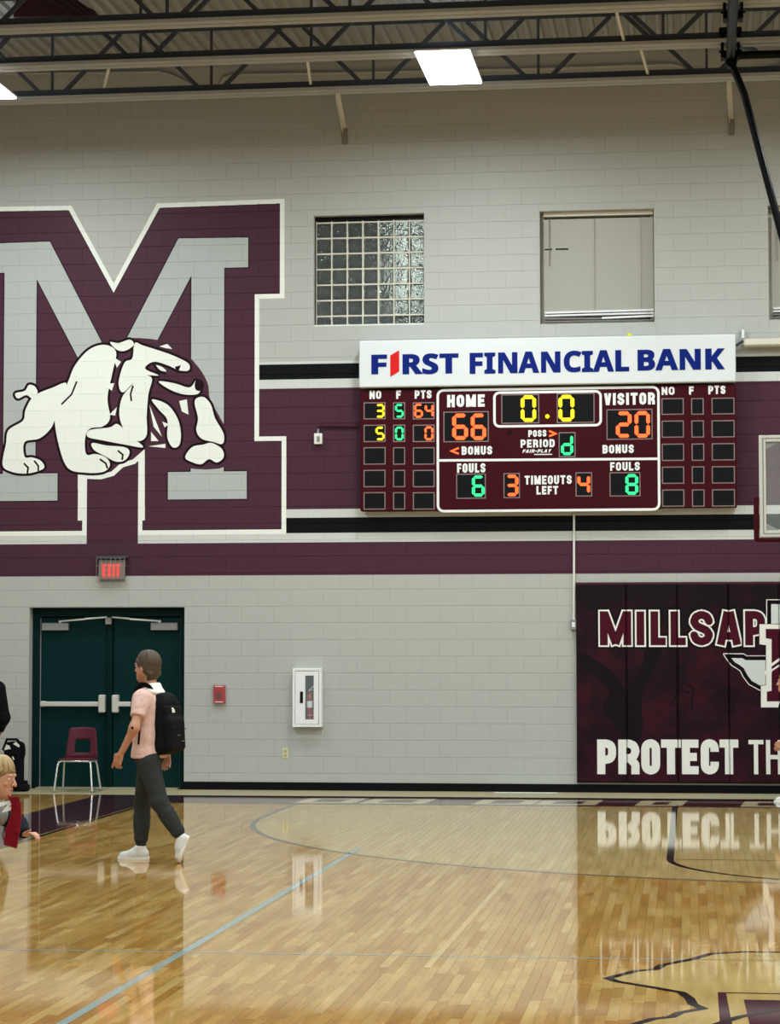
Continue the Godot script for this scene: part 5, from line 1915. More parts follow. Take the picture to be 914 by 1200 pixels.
# a clothed person; pose holds the joints in metres, look the colours and sizes. Everything is built about the point between the feet.
func person(label: String, pose: Dictionary, look: Dictionary) -> Node3D:
	var base: Vector3 = pose.base
	var root := thing("person", label, "person", base)
	var J := {}
	for key in pose:
		if key != "base" and key != "fwd" and key != "face":
			J[key] = (pose[key] as Vector3) - base
	var fwd: Vector3 = (pose.fwd as Vector3).normalized()
	var face: Vector3 = (pose.face as Vector3).normalized()
	var left := Vector3.UP.cross(fwd).normalized()
	var g: float = look.get("girth", 1.0)
	var hs: float = look.get("head", 1.0)
	var skin: Material = look.skin
	var neck: Vector3 = J.neck
	var hip: Vector3 = J.hip
	var up := (neck - hip).normalized()
	# torso as pairs of bones either side of the spine
	var torso := func(extra: float) -> Array:
		var out := []
		var chest := hip.lerp(neck, 0.72)
		var waist := hip.lerp(neck, 0.3)
		for s in [-1.0, 1.0]:
			out.append([0, chest + left * s * 0.075 * g, waist + left * s * 0.06 * g, 0.098 * g + extra, 0.085 * g + extra])
			out.append([0, waist + left * s * 0.06 * g, hip + left * s * 0.06 * g, 0.085 * g + extra, 0.092 * g + extra])
		out.append([0, J.sh_l.lerp(J.sh_r, 0.06), J.sh_r.lerp(J.sh_l, 0.06), 0.056 * g + extra, 0.056 * g + extra])
		out.append([0, neck - up * 0.02, neck - up * 0.09, 0.062 * g + extra * 0.5, 0.1 * g + extra])
		return out
	# body
	var body: Array = torso.call(0.0)
	for s in ["_l", "_r"]:
		body.append([0, J["sh" + s], J["el" + s], 0.047 * g, 0.037 * g])
		body.append([0, J["el" + s], J["wr" + s], 0.037 * g, 0.025 * g])
		body.append([0, J["th" + s], J["kn" + s], 0.078 * g, 0.052 * g])
		body.append([0, J["kn" + s], J["kn" + s].lerp(J["an" + s], 0.35), 0.05 * g, 0.042 * g])
		body.append([0, J["kn" + s].lerp(J["an" + s], 0.35), J["an" + s], 0.042 * g, 0.03 * g])
		body.append([0, J["an" + s], J["he" + s].lerp(J["to" + s], 0.62).lerp(J["an" + s], 0.35), 0.03 * g, 0.022 * g])
	var hc: Vector3 = J.head
	var side := Vector3.UP.cross(face).normalized()
	var hup := face.cross(side).normalized()
	var hb := Basis(side, hup, face)
	body.append([0, hc - hup * 0.05 * hs - face * 0.025 * hs, neck - up * 0.03, 0.05 * hs, 0.056 * g])
	var st := nets(body, 0.012, 0.05)
	# head
	var head := [
		[2, hc + hup * 0.02 * hs - face * 0.012 * hs, Vector3(0.076, 0.1, 0.097) * hs, hb],
		[2, hc - hup * 0.035 * hs + face * 0.032 * hs, Vector3(0.058, 0.082, 0.062) * hs, hb],
		[0, hc - hup * 0.092 * hs + face * 0.068 * hs, hc - hup * 0.094 * hs + face * 0.06 * hs, 0.024 * hs, 0.026 * hs],
		[0, hc - hup * 0.085 * hs + face * 0.06 * hs, hc - hup * 0.05 * hs - side * 0.05 * hs + face * 0.01 * hs, 0.02 * hs, 0.022 * hs],
		[0, hc - hup * 0.085 * hs + face * 0.06 * hs, hc - hup * 0.05 * hs + side * 0.05 * hs + face * 0.01 * hs, 0.02 * hs, 0.022 * hs],
		[0, hc - hup * 0.05 * hs - face * 0.025 * hs, neck.lerp(hc, 0.2), 0.05 * hs, 0.054 * hs]]
	nets(head, 0.006, 0.03, [], st)
	var fine := [
		[0, hc + hup * 0.012 * hs + face * 0.088 * hs, hc - hup * 0.028 * hs + face * 0.112 * hs, 0.008 * hs, 0.0115 * hs],
		[0, hc - hup * 0.03 * hs + face * 0.1 * hs - side * 0.009 * hs, hc - hup * 0.03 * hs + face * 0.1 * hs + side * 0.009 * hs, 0.0085 * hs, 0.0085 * hs],
		[0, hc + hup * 0.024 * hs + face * 0.082 * hs - side * 0.036 * hs, hc + hup * 0.024 * hs + face * 0.082 * hs + side * 0.036 * hs, 0.011 * hs, 0.011 * hs],
		[0, hc - hup * 0.056 * hs + face * 0.088 * hs - side * 0.016 * hs, hc - hup * 0.056 * hs + face * 0.088 * hs + side * 0.016 * hs, 0.008 * hs, 0.008 * hs],
		[0, hc - hup * 0.068 * hs + face * 0.086 * hs - side * 0.014 * hs, hc - hup * 0.068 * hs + face * 0.086 * hs + side * 0.014 * hs, 0.0085 * hs, 0.0085 * hs]]
	for s in [-1.0, 1.0]:
		fine.append([2, hc - hup * 0.012 * hs + side * s * 0.077 * hs - face * 0.008 * hs, Vector3(0.009, 0.031, 0.019) * hs, hb])
		fine.append([2, hc - hup * 0.028 * hs + side * s * 0.038 * hs + face * 0.065 * hs, Vector3(0.02, 0.02, 0.016) * hs, hb])
	nets(fine, 0.0035, 0.008, [], st)
	for s in ["_l", "_r"]:
		var hd: Vector3 = J["ha" + s] - J["wr" + s]
		var pal: Vector3 = look.get("palm" + s, fwd * -1.0 if s == "_l" else fwd * -1.0)
		var th: Vector3 = look.get("thumb" + s, fwd)
		nets(hand_bones(J["wr" + s], hd, pal, th, look.get("hand", 1.0), look.get("curl" + s, 0.35), look.get("point" + s, -1)), 0.0036, 0.006, [], st)
	var bm := put("body", finish(st), skin, root)
	# eyes and lips
	var e1 := []
	var e2 := []
	for s in [-1.0, 1.0]:
		e1.append(hc + hup * 0.006 * hs + face * 0.0795 * hs + side * s * 0.031 * hs)
		e2.append(hc + hup * 0.006 * hs + face * 0.0855 * hs + side * s * 0.031 * hs)
	put("eyes", dots(e1, 0.0105 * hs), M.board_white, bm)
	put("irises", dots(e2, 0.0055 * hs), M.rubber_black, bm)
	var lm := Shaper.new()
	lm.tube([hc - hup * 0.061 * hs + face * 0.092 * hs - side * 0.02 * hs, hc - hup * 0.061 * hs + face * 0.0975 * hs, hc - hup * 0.061 * hs + face * 0.092 * hs + side * 0.02 * hs], 0.0045 * hs, 8)
	put("lips", lm.done(), look.lips, bm)
	# hair: a cap trimmed on a slant from forehead to nape, with strands over the forehead, temples and nape
	var front := hc + hup * 0.06 * hs + face * 0.092 * hs
	var back: Vector3 = hc - hup * look.get("nape", 0.09) * hs - face * 0.075 * hs
	var trim: Vector3 = (face * (front - back).dot(hup) - hup * (front - back).dot(face)).normalized()
	var cap := [[2, hc + hup * 0.026 * hs - face * 0.016 * hs, Vector3(0.087, 0.106, 0.104) * hs, hb],
		[2, hc - hup * 0.03 * hs - face * 0.035 * hs, Vector3(0.072, 0.08, 0.075) * hs, hb]]
	var hair := nets(cap, 0.006, 0.03, [[front, trim]])
	var strands := []
	var fringe: float = look.get("fringe", 0.0)
	for k in 9:
		var u := (k - 4) / 4.0
		strands.append([0, hc + hup * (0.1 - 0.02 * u * u) * hs + side * u * 0.052 * hs + face * 0.03 * hs, hc + hup * (0.066 - fringe * 0.03 - 0.016 * u * u + 0.008 * (k % 2)) * hs + side * (u * 0.064 + 0.006) * hs + face * (0.086 - 0.036 * u * u) * hs, 0.016 * hs, 0.006 * hs])
		strands.append([0, back + hup * 0.05 * hs + side * u * 0.055 * hs + face * 0.004 * hs, back + hup * (0.0 + 0.006 * (k % 2)) * hs + side * u * 0.045 * hs + face * (0.012 + 0.02 * u * u) * hs, 0.022 * hs, 0.009 * hs])
	for s in [-1.0, 1.0]:
		strands.append([0, hc + side * s * 0.074 * hs + hup * 0.045 * hs + face * 0.03 * hs, hc + side * s * 0.075 * hs + hup * 0.0 * hs + face * 0.016 * hs, 0.017 * hs, 0.007 * hs])
		strands.append([0, hc + side * s * 0.07 * hs + hup * 0.03 * hs - face * 0.035 * hs, hc + side * s * 0.064 * hs - hup * 0.035 * hs - face * 0.045 * hs, 0.02 * hs, 0.014 * hs])
	nets(strands, 0.005, 0.016, [], hair)
	var hair_part := put("hair", finish(hair), look.hair, root)
	# locks that run from the crown to the hairline
	var locks := Shaper.new()
	var rr := RandomNumberGenerator.new()
	rr.seed = int(hc.x * 1000.0)
	for k in 64:
		var phi := TAU * k / 64.0 + rr.randf_range(-0.06, 0.06)
		var ahead := cos(phi)
		var reach: float = deg_to_rad(lerpf(lerpf(look.get("side_hair", 88.0), 62.0 + 14.0 * fringe, clampf(ahead, 0.0, 1.0)), 118.0 + 60.0 * (look.get("nape", 0.09) - 0.08), clampf(-ahead, 0.0, 1.0)) + rr.randf_range(-5.0, 5.0))
		var path := []
		var rad := []
		var sway := rr.randf_range(-0.25, 0.25)
		for i in 8:
			var th := lerpf(0.1, reach, i / 7.0)
			var ph := phi + sway * i / 7.0
			var bulge := 1.0 + rr.randf_range(-0.004, 0.012)
			path.append(hc + hup * 0.026 * hs - face * 0.016 * hs + (side * sin(ph) * sin(th) * 0.087 + hup * cos(th) * 0.106 + face * cos(ph) * sin(th) * 0.104) * bulge * hs)
			rad.append([0.006, 0.009, 0.011, 0.012, 0.011, 0.009, 0.006, 0.002][i] * hs)
		locks.tube(path, rad, 6, false, 0.7)
	put("hair_locks", locks.done(), look.get("locks", look.hair), hair_part)
	# shirt or jacket
	var top: Array = torso.call(0.015)
	var long: bool = look.get("long_sleeves", false)
	var loose: float = look.get("loose", 0.0)
	var arms := []
	for s in ["_l", "_r"]:
		var a: Vector3 = J["sh" + s]
		var b: Vector3 = J["el" + s]
		if long:
			top.append([0, a, a.lerp(b, 0.5), 0.06 * g + loose, 0.055 * g + loose])
			arms.append([0, a, b, 0.06 * g + loose, 0.05 * g + loose])
			arms.append([1, b, b.lerp(J["wr" + s], 0.94), 0.05 * g + loose, 0.04 * g])
			arms.append([0, b, b.lerp(J["wr" + s], 0.2), 0.05 * g + loose, 0.048 * g + loose])
		else:
			top.append([0, a, a.lerp(b, 0.2), 0.062 * g, 0.062 * g])
			top.append([1, a, a.lerp(b, look.get("sleeve", 0.72)), 0.06 * g, 0.062 * g])
	var drop: float = look.get("hem", 0.06)
	for s in [-1.0, 1.0]:
		top.append([0, hip + left * s * 0.062 * g, hip - up * (drop + 0.06) + left * s * 0.066 * g, 0.104 * g + loose, 0.106 * g + loose])
	var shirt := nets(top, 0.011, 0.045, [[hip - up * drop, -up], [neck + up * 0.04 + fwd * 0.03, (up * 0.9 + fwd * 0.45).normalized()]])
	if arms:
		nets(arms, 0.01, 0.03, [], shirt)
	var shirt_part := put(look.get("top_name", "shirt"), finish(shirt), look.top, root)
	if look.has("yoke_highlight"):  # white patch that paints strong light onto the upper back of the shirt
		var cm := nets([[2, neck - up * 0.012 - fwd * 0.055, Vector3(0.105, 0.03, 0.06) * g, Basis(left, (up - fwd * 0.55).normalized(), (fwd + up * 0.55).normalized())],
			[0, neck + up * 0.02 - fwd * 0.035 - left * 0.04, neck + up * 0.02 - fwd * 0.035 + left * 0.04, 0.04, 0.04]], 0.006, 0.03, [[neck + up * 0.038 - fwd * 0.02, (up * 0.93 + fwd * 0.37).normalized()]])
		put("yoke_highlight", finish(cm), look.yoke_highlight, shirt_part)
	# trousers
	var legs := [[0, hip + left * 0.05 * g + up * 0.06, hip - left * 0.05 * g + up * 0.06, 0.095 * g, 0.095 * g]]
	for s in ["_l", "_r"]:
		var a: Vector3 = J["th" + s]
		var b: Vector3 = J["kn" + s]
		var c: Vector3 = J["an" + s]
		legs.append([0, hip + left * (0.055 if s == "_l" else -0.055) * g, a, 0.1 * g, 0.095 * g])
		legs.append([0, a, b, 0.096 * g, 0.07 * g])
		legs.append([0, b, b.lerp(c, 0.55), 0.07 * g, 0.062 * g])
		legs.append([1, b.lerp(c, 0.3), b.lerp(c, 0.86), 0.065 * g, 0.057 * g])
		legs.append([1, b.lerp(c, 0.82), b.lerp(c, 1.02), 0.044 * g, 0.043 * g])
	put("trousers", finish(nets(legs, 0.011, 0.03, [[hip + up * 0.1, up]])), look.trousers, root)
	# shoes
	for s in ["_l", "_r"]:
		var a: Vector3 = J["an" + s]
		var t: Vector3 = J["to" + s]
		var shin: Vector3 = (J["kn" + s] - a).normalized()
		var heel: Vector3 = J["he" + s]
		var d := (t - heel).normalized()
		var across := d.cross(shin).normalized()
		var nup := across.cross(d).normalized()
		var fb := Basis(across, nup, d)
		var len := heel.distance_to(t)
		var shoe := [[0, heel + d * 0.035 + nup * 0.045, heel + d * len * 0.5 + nup * 0.042, 0.037 * g, 0.04 * g],
			[0, heel + d * len * 0.5 + nup * 0.036, t - d * 0.035 + nup * 0.028, 0.04 * g, 0.03 * g],
			[0, a - shin * 0.01, heel + d * 0.055 + nup * 0.05, 0.042 * g, 0.04 * g],
			[0, a, heel + d * len * 0.45 + nup * 0.05, 0.036 * g, 0.036 * g]]
		var sm := put("shoe", finish(nets(shoe, 0.006, 0.025, [[heel + nup * 0.012, -nup], [a + shin * 0.025, shin]])), look.shoe, root)
		var sole := Shaper.new()
		sole.xf = Transform3D(fb, heel)
		sole.hard()
		var prof := [[-0.002, 0.022], [0.02, 0.036], [0.08, 0.036], [len * 0.55, 0.042], [len * 0.75, 0.046], [len * 0.9, 0.036], [len + 0.004, 0.014]]
		for i in prof.size() - 1:
			var p0: Array = prof[i]
			var p1: Array = prof[i + 1]
			var lo := -0.001
			var hi := 0.022
			sole.quad_from(Vector3(0, -9, p0[0]), Vector3(-p0[1], hi, p0[0]), Vector3(p0[1], hi, p0[0]), Vector3(p1[1], hi, p1[0]), Vector3(-p1[1], hi, p1[0]))
			sole.quad_from(Vector3(0, 9, p0[0]), Vector3(-p0[1], lo, p0[0]), Vector3(p0[1], lo, p0[0]), Vector3(p1[1], lo, p1[0]), Vector3(-p1[1], lo, p1[0]))
			for q in [-1.0, 1.0]:
				sole.quad_from(Vector3(0, 0.01, (p0[0] + p1[0]) / 2), Vector3(q * p0[1], lo, p0[0]), Vector3(q * p1[1], lo, p1[0]), Vector3(q * p1[1], hi, p1[0]), Vector3(q * p0[1], hi, p0[0]))
		for e in [prof[0], prof[6]]:
			sole.quad_from(Vector3(0, 0.01, len / 2), Vector3(-e[1], -0.001, e[0]), Vector3(e[1], -0.001, e[0]), Vector3(e[1], 0.022, e[0]), Vector3(-e[1], 0.022, e[0]))
		put("sole", sole.done(), look.sole, sm)
		if look.get("laces", false):
			var lc := Shaper.new()
			for k in 4:
				var p: Vector3 = heel + d * (len * 0.42 + k * 0.022) + nup * (0.083 - k * 0.006)
				lc.tube([p - across * 0.026 - nup * 0.01, p, p + across * 0.026 - nup * 0.01], 0.004, 6)
			put("laces", lc.done(), look.sole, sm)
	return root


func people() -> void:
	var skin_a := mat("skin_light", rgb(184, 130, 102), 0.5)
	var skin_b := mat("skin_child", rgb(198, 144, 116), 0.5)
	var lips := mat("lip_pink", rgb(186, 110, 104), 0.5)
	var brown := mat("hair_brown", rgb(74, 58, 40), 0.6)
	var blond := mat("hair_blond", rgb(138, 112, 72), 0.55)
	var pink := mat("shirt_pink", rgb(220, 184, 172), 0.85)
	var slate := mat("jogger_gray", rgb(50, 53, 51), 0.9)
	var white := mat("shoe_white", rgb(214, 214, 208), 0.6)
	var sole := mat("sole_white", rgb(226, 224, 214), 0.6)
	var black := mat("cloth_black", rgb(15, 16, 19), 0.85)
	var navy := mat("cloth_navy", rgb(30, 32, 40), 0.9)
	var gray := mat("shirt_gray", rgb(128, 128, 122), 0.9)
	var red := mat("vest_red", rgb(118, 18, 32), 0.8)
	for m in [pink, slate, black, navy, gray, red]:
		m.rim_enabled = true
		m.rim = 0.12
		m.metallic_specular = 0.2
	var folds := noise_tex(0.02, 256, true, 6.0, 3, 31)
	for m in [pink, slate, black, navy, gray, red]:
		rough_skin(m, folds, 2.6, 0.8)
	# ---- the walking boy
	var boy := {
		"base": Vector3(-6.05, 0, 9.0), "fwd": Vector3(-0.93, 0, -0.36), "face": Vector3(-0.9, -0.02, -0.44),
		"head": Vector3(-6.081, 1.596, 9.0), "neck": Vector3(-6.054, 1.416, 9.0), "hip": Vector3(-6.059, 0.875, 9.0),
		"sh_l": Vector3(-6.085, 1.342, 9.155), "el_l": Vector3(-6.12, 1.102, 9.27), "wr_l": Vector3(-6.247, 0.894, 9.2), "ha_l": Vector3(-6.303, 0.783, 9.16),
		"sh_r": Vector3(-6.034, 1.349, 8.84), "el_r": Vector3(-5.983, 1.09, 8.74), "wr_r": Vector3(-5.953, 0.881, 8.82), "ha_r": Vector3(-5.959, 0.733, 8.84),
		"th_l": Vector3(-6.047, 0.816, 9.08), "kn_l": Vector3(-5.938, 0.493, 9.14), "an_l": Vector3(-5.749, 0.204, 9.15), "he_l": Vector3(-5.682, 0.218, 9.15), "to_l": Vector3(-5.758, 0.005, 9.17),
		"th_r": Vector3(-6.078, 0.807, 8.92), "kn_r": Vector3(-6.146, 0.472, 8.87), "an_r": Vector3(-6.161, 0.105, 8.86), "he_r": Vector3(-6.095, 0.01, 8.86), "to_r": Vector3(-6.355, 0.002, 8.84)}
	boy.he_r.y = 0.001
	boy.to_r.y = 0.001
	boy.to_l.y = 0.012
	var walker := person("boy in pink shirt and gray joggers walking past the green doors with a black backpack", boy, {
		"skin": skin_a, "lips": lips, "hair": brown, "top": pink, "yoke_highlight": mat("highlight_white", rgb(240, 236, 228), 0.8), "trousers": slate, "shoe": white, "sole": sole, "laces": true, "girth": 1.0, "head": 1.05, "hem": 0.03, "sleeve": 0.62,
		"palm_l": Vector3(0.3, -0.1, -0.9), "thumb_l": Vector3(-1, -0.3, -0.2), "curl_l": 0.4, "point_l": 0, "palm_r": Vector3(0.2, 0, 0.9), "thumb_r": Vector3(-0.9, 0, 0.3), "curl_r": 0.5, "hand": 1.02, "fringe": 0.3, "nape": 0.1})
	put("elbow_mark", dots([Vector3(-6.125, 1.104, 9.31) - (boy.base as Vector3)], 0.014), M.rubber_black, walker)
	backpack()
	# ---- the child leaning in at the left edge
	var kid := {
		"base": Vector3(-5.917, 0.556, 14.4), "fwd": Vector3(0.97, 0, 0.1), "face": Vector3(0.97, -0.2, 0.12),
		"head": Vector3(-5.676, 1.009, 14.4), "neck": Vector3(-5.722, 0.868, 14.4), "hip": Vector3(-5.886, 0.546, 14.4),
		"sh_l": Vector3(-5.727, 0.779, 14.28), "el_l": Vector3(-5.608, 0.715, 14.22), "wr_l": Vector3(-5.542, 0.666, 14.3), "ha_l": Vector3(-5.476, 0.669, 14.33),
		"sh_r": Vector3(-5.684, 0.787, 14.52), "el_r": Vector3(-5.713, 0.627, 14.62), "wr_r": Vector3(-5.658, 0.509, 14.66), "ha_r": Vector3(-5.627, 0.435, 14.66),
		"th_l": Vector3(-5.911, 0.488, 14.32), "kn_l": Vector3(-5.853, 0.295, 14.3), "an_l": Vector3(-5.903, 0.083, 14.3), "he_l": Vector3(-5.934, 0.022, 14.3), "to_l": Vector3(-5.76, 0.018, 14.32),
		"th_r": Vector3(-5.87, 0.504, 14.48), "kn_r": Vector3(-5.903, 0.307, 14.5), "an_r": Vector3(-6.004, 0.117, 14.5), "he_r": Vector3(-6.045, 0.066, 14.5), "to_r": Vector3(-5.89, 0.049, 14.5)}
	kid.base.y = 0.0
	for k in ["he_l", "to_l", "he_r", "to_r"]:
		kid[k].y = 0.001
	for k in ["an_l", "an_r"]:
		kid[k].y = 0.075
	var child := person("blond child leaning in at the left edge, open red vest over a gray shirt", kid, {
		"skin": skin_b, "lips": lips, "hair": blond, "top": gray, "trousers": navy, "shoe": white, "sole": sole, "girth": 0.72, "head": 0.98, "hem": 0.03, "long_sleeves": true, "hand": 0.72,
		"palm_l": Vector3(0.2, -0.9, 0.1), "thumb_l": Vector3(0.2, 0, 1), "palm_r": Vector3(0, 0, -1), "thumb_r": Vector3(1, 0, 0), "curl_l": 0.5, "fringe": 0.8, "nape": 0.1, "side_hair": 103.0, "locks": mat("hair_straw", rgb(168, 142, 96), 0.5)})
	# dark sleeve on the reaching arm, and the open vest that hangs from the shoulders
	var cb: Vector3 = kid.base
	var sl := nets([[0, kid.sh_l - cb, kid.el_l - cb, 0.052, 0.047], [1, kid.el_l - cb, (kid.el_l as Vector3).lerp(kid.wr_l, 0.98) - cb, 0.047, 0.036], [0, kid.el_l - cb, (kid.el_l as Vector3).lerp(kid.wr_l, 0.3) - cb, 0.047, 0.042]], 0.008, 0.02)
	put("dark_sleeve", finish(sl), navy, child)
	var vest := [Vector3(-5.593, 0.906, 14.5), Vector3(-5.516, 0.867, 14.5), Vector3(-5.51, 0.777, 14.5), Vector3(-5.524, 0.678, 14.5), Vector3(-5.539, 0.598, 14.5), Vector3(-5.611, 0.618, 14.5), Vector3(-5.602, 0.707, 14.5), Vector3(-5.572, 0.792, 14.5), Vector3(-5.567, 0.856, 14.5)]
	var vp := PackedVector2Array()
	for v in vest:
		vp.append(Vector2(v.x - cb.x, v.y - cb.y))
	var vm := Shaper.new()
	vm.prism(vp, 0.085, 0.108)
	for k in 4:
		vm.tube([Vector3(lerpf(vp[7].x, vp[1].x, 0.2 + 0.2 * k), vp[7].y + 0.03, 0.106), Vector3(lerpf(vp[5].x, vp[4].x, 0.15 + 0.22 * k), vp[5].y + 0.01, 0.107)], [0.007, 0.012], 8)
	put("open_vest", vm.done(), red, child)
	# the back of the vest, over the shirt
	var kup: Vector3 = ((kid.neck as Vector3) - kid.hip).normalized()
	var kf := Vector3(0.97, 0, 0.1).normalized()
	kf = (kf - kup * kf.dot(kup)).normalized()
	var kl: Vector3 = kup.cross(kf).normalized()
	var kn: Vector3 = kid.neck - cb
	var kh: Vector3 = kid.hip - cb
	var vb := []
	for s in [-1.0, 1.0]:
		vb.append([0, kh.lerp(kn, 0.72) + kl * s * 0.054, kh + kl * s * 0.044, 0.092, 0.09])
	vb.append([0, kn - kup * 0.045 + kl * 0.07, kn - kup * 0.045 - kl * 0.07, 0.052, 0.052])
	put("vest_back", finish(nets(vb, 0.009, 0.04, [[kh.lerp(kn, 0.5) - kf * 0.005, kf], [kh - kup * 0.01, -kup], [kn + kup * 0.015, kup]])), red, child)
	var pm := Shaper.new()
	lay(pm, stroke([Vector2(vp[7].x - 0.14, vp[7].y - 0.02), Vector2(vp[7].x - 0.06, vp[7].y + 0.0), Vector2(vp[7].x - 0.1, vp[7].y - 0.05), Vector2(vp[7].x - 0.04, vp[7].y - 0.03)], 0.025), 0.075)
	put("shirt_print", pm.done(), M.board_white, child)
	# ---- adult in black at the left edge
	var x := -9.794
	var adult := {"base": Vector3(x, 0, 1.6), "fwd": Vector3(0.3, 0, -0.95), "face": Vector3(0.3, 0, -0.95),
		"head": Vector3(x - 0.02, 1.56, 1.6), "neck": Vector3(x, 1.38, 1.6), "hip": Vector3(x, 0.9, 1.6),
		"sh_l": Vector3(x - 0.19, 1.3, 1.55), "el_l": Vector3(x - 0.24, 1.04, 1.52), "wr_l": Vector3(x - 0.2, 0.84, 1.42), "ha_l": Vector3(x - 0.19, 0.74, 1.4),
		"sh_r": Vector3(x + 0.17, 1.26, 1.62), "el_r": Vector3(x + 0.235, 0.93, 1.62), "wr_r": Vector3(x + 0.16, 0.76, 1.5), "ha_r": Vector3(x + 0.13, 0.68, 1.46),
		"th_l": Vector3(x - 0.08, 0.86, 1.6), "kn_l": Vector3(x - 0.09, 0.47, 1.58), "an_l": Vector3(x - 0.09, 0.08, 1.6), "he_l": Vector3(x - 0.1, 0.001, 1.66), "to_l": Vector3(x - 0.07, 0.001, 1.42),
		"th_r": Vector3(x + 0.08, 0.86, 1.6), "kn_r": Vector3(x + 0.09, 0.47, 1.58), "an_r": Vector3(x + 0.09, 0.08, 1.6), "he_r": Vector3(x + 0.08, 0.001, 1.66), "to_r": Vector3(x + 0.12, 0.001, 1.42)}
	person("person in a black jacket, mostly cut off by the left edge", adult, {
		"skin": skin_a, "lips": lips, "hair": brown, "top": black, "top_name": "jacket", "trousers": black, "shoe": black, "sole": black, "girth": 1.05, "head": 0.98, "long_sleeves": true, "loose": 0.02, "hem": 0.05, "thumb_l": Vector3(0.3, 0, -1), "thumb_r": Vector3(0.3, 0, -1), "palm_l": Vector3(1, 0, 0.2), "palm_r": Vector3(-1, 0, 0.2)})
	# ---- child at the right edge, before the pads
	x = -0.527
	var other := {"base": Vector3(x, 0, 1.3), "fwd": Vector3(-0.95, 0, 0.3), "face": Vector3(-0.95, 0, 0.3),
		"head": Vector3(x - 0.02, 1.34, 1.3), "neck": Vector3(x, 1.17, 1.3), "hip": Vector3(x + 0.02, 0.74, 1.3),
		"sh_l": Vector3(x + 0.04, 1.1, 1.44), "el_l": Vector3(x + 0.02, 0.86, 1.5), "wr_l": Vector3(x - 0.09, 0.68, 1.46), "ha_l": Vector3(x - 0.15, 0.58, 1.44),
		"sh_r": Vector3(x - 0.02, 1.1, 1.16), "el_r": Vector3(x + 0.02, 0.88, 1.12), "wr_r": Vector3(x - 0.03, 0.7, 1.12), "ha_r": Vector3(x - 0.05, 0.62, 1.12),
		"th_l": Vector3(x + 0.03, 0.7, 1.37), "kn_l": Vector3(x - 0.01, 0.4, 1.38), "an_l": Vector3(x - 0.03, 0.08, 1.38), "he_l": Vector3(x + 0.03, 0.001, 1.38), "to_l": Vector3(x - 0.17, 0.001, 1.41),
		"th_r": Vector3(x + 0.02, 0.7, 1.23), "kn_r": Vector3(x + 0.04, 0.4, 1.22), "an_r": Vector3(x + 0.09, 0.08, 1.22), "he_r": Vector3(x + 0.14, 0.001, 1.22), "to_r": Vector3(x - 0.04, 0.001, 1.24)}
	person("person in a black top before the wall pads, cut off by the right edge", other, {
		"skin": skin_b, "lips": lips, "hair": blond, "top": black, "trousers": mat("trousers_pale", rgb(206, 204, 198), 0.85), "shoe": white, "sole": sole, "girth": 0.82, "head": 0.95, "hem": 0.05, "sleeve": 0.95, "hand": 0.82, "palm_l": Vector3(0.3, 0, -0.9), "thumb_l": Vector3(-1, -0.2, 0), "palm_r": Vector3(0, 0, 1), "thumb_r": Vector3(-1, 0, 0)})
	floor_bag()


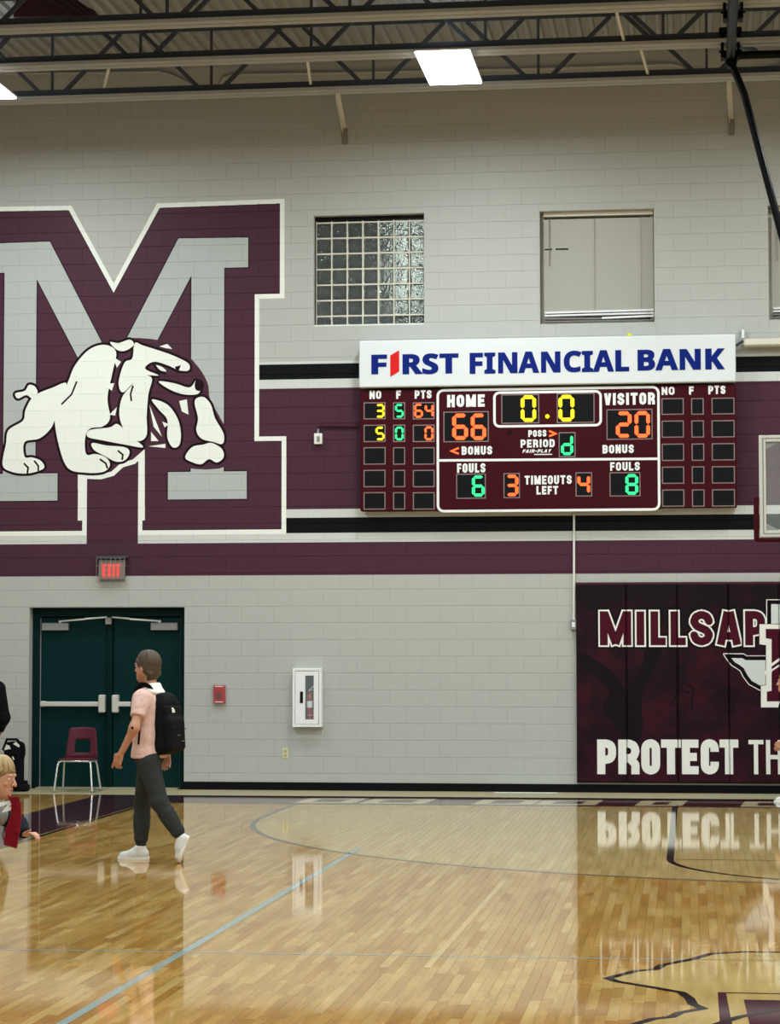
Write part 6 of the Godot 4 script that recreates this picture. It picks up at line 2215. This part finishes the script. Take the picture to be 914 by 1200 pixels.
# ---------------------------------------------------------------- bags
func backpack() -> void:
	var at := Vector3(-5.928, 1.127, 8.98)
	var o := thing("backpack", "black backpack with a small white emblem on the walking boy's back", "backpack", at)
	var fwd := Vector3(-0.93, 0.0, -0.36).normalized()
	var left := Vector3.UP.cross(fwd).normalized()
	var b := Basis(left, Vector3.UP, fwd) * Basis(Vector3.RIGHT, 0.06)
	var cloth := mat("pack_black", rgb(13, 14, 17), 0.8)
	var web := mat("strap_black", rgb(12, 12, 14), 0.8)
	cloth.rim_enabled = true
	cloth.rim = 0.1
	cloth.metallic_specular = 0.25
	web.metallic_specular = 0.25
	var body := [[3, b * Vector3(0, -0.02, 0.0), Vector3(0.145, 0.235, 0.07), b, 0.06], [3, b * Vector3(0, 0.16, 0.012), Vector3(0.12, 0.1, 0.06), b, 0.055]]
	put("main_pocket", finish(nets(body, 0.009, 0.05)), cloth, o)
	put("front_pocket", finish(nets([[3, b * Vector3(0, -0.09, -0.075), Vector3(0.125, 0.145, 0.05), b, 0.045], [3, b * Vector3(0, 0.05, -0.06), Vector3(0.125, 0.1, 0.035), b, 0.03]], 0.009, 0.03)), cloth, o)
	var m := Shaper.new()
	m.xf = Transform3D(b, Vector3.ZERO)
	m.tube([Vector3(-0.03, 0.235, 0.03), Vector3(-0.025, 0.275, 0.025), Vector3(0.025, 0.275, 0.025), Vector3(0.03, 0.235, 0.03)], 0.009, 8)
	put("top_loop", m.done(), web, o)
	m = Shaper.new()
	m.xf = Transform3D(b, Vector3.ZERO)
	m.tube([Vector3(-0.12, 0.0, -0.105), Vector3(-0.1, 0.13, -0.085), Vector3(0.0, 0.175, -0.07), Vector3(0.1, 0.13, -0.085), Vector3(0.12, 0.0, -0.105)], 0.004, 6)
	m.tube([Vector3(-0.11, -0.05, -0.126), Vector3(0.11, -0.05, -0.126)], 0.004, 6)
	put("zip_line", m.done(), web, o)
	m = Shaper.new()
	for q in [[0.0, -0.1], [-0.06, -0.15]]:
		m.xf = Transform3D(b, b * Vector3(q[0], q[1], -0.127))
		m.box(Vector3.ZERO, Vector3(0.035, 0.006, 0.006), 0.002)
	put("zip_pull", m.done(), M.gray_plastic, o)
	# small quarter-round emblem of three bands
	m = Shaper.new()
	m.xf = Transform3D(b * Basis(Vector3.UP, PI), b * Vector3(0.02, 0.1, -0.094))
	for k in 3:
		var r0 := 0.004 + 0.014 * k
		lay(m, stroke(arc(Vector2(-0.02, -0.014), r0 + 0.006, 4, 100, 8), 0.0115), 0.004)
	put("emblem", m.done(), M.board_white, o)
	# shoulder straps over both shoulders and down under the arms
	for s in ["l", "r"]:
		var sg := 1.0 if s == "l" else -1.0
		var p := [b * Vector3(sg * 0.055, 0.2, 0.055), Vector3.ZERO, Vector3.ZERO, Vector3.ZERO, Vector3.ZERO, b * Vector3(sg * 0.13, -0.2, 0.06)]
		var sh: Vector3 = (Vector3(-6.077, 1.383, 9.1) if s == "l" else Vector3(-6.035, 1.393, 8.9)) - at
		p[1] = sh + Vector3(0, 0.055, 0) - fwd * 0.04
		p[2] = sh + Vector3(0, 0.048, 0) + fwd * 0.06
		p[3] = sh + fwd * 0.115 - Vector3(0, 0.12, 0)
		p[4] = sh + fwd * 0.06 + left * sg * 0.045 - Vector3(0, 0.27, 0)
		var fine := []
		for i in 5:
			for k in 5:
				fine.append((p[i] as Vector3).cubic_interpolate(p[i + 1], p[maxi(i - 1, 0)], p[mini(i + 2, 5)], k / 5.0))
		fine.append(p[5])
		m = Shaper.new()
		m.tube(fine, 0.024, 10, true, 0.35)
		put("shoulder_strap", m.done(), web, o)
	m = Shaper.new()
	var tail: Vector3 = Vector3(-6.088, 1.155, 9.2) - at
	m.bar(tail, tail + Vector3(-0.01, -0.19, 0.02), 0.018, 0.006, Vector3.RIGHT, 0.002)
	put("strap_tail", m.done(), web, o)


func floor_bag() -> void:
	var at := Vector3(-9.744, 0.033, 0.55)
	at.y = 0.0
	var o := thing("sports_bag", "black sports bag with white bands standing by the door frame", "bag", at)
	var cloth: Material = M.pack_black
	put("main_pocket", finish(nets([[3, Vector3(0.0, 0.28, 0), Vector3(0.1, 0.27, 0.12), Basis(), 0.06], [3, Vector3(0.0, 0.5, 0), Vector3(0.11, 0.1, 0.12), Basis(), 0.06]], 0.012, 0.04)), cloth, o)
	var m := Shaper.new()
	m.box(Vector3(0.1, 0.045, 0.02), Vector3(0.16, 0.085, 0.18), 0.02)
	put("base_pocket", m.done(), cloth, o)
	m = Shaper.new()
	m.tube([Vector3(-0.11, 0.5, 0.12), Vector3(-0.06, 0.63, 0.13), Vector3(0.06, 0.63, 0.12), Vector3(0.125, 0.55, 0.08), Vector3(0.11, 0.42, 0.06)], 0.017, 8)
	put("carry_strap", m.done(), M.strap_black, o)
	m = Shaper.new()
	m.prism(PackedVector2Array([Vector2(-0.1, 0.5), Vector2(-0.01, 0.515), Vector2(-0.03, 0.555), Vector2(-0.1, 0.58)]), 0.118, 0.128)
	m.prism(PackedVector2Array([Vector2(0.015, 0.575), Vector2(0.09, 0.535), Vector2(0.095, 0.56), Vector2(0.05, 0.6)]), 0.112, 0.124)
	m.prism(PackedVector2Array([Vector2(0.0, 0.45), Vector2(0.05, 0.45), Vector2(0.05, 0.435), Vector2(0.02, 0.43), Vector2(0.035, 0.385), Vector2(0.02, 0.385), Vector2(0.0, 0.43)]), 0.118, 0.126)
	put("white_band", m.done(), M.board_white, o)
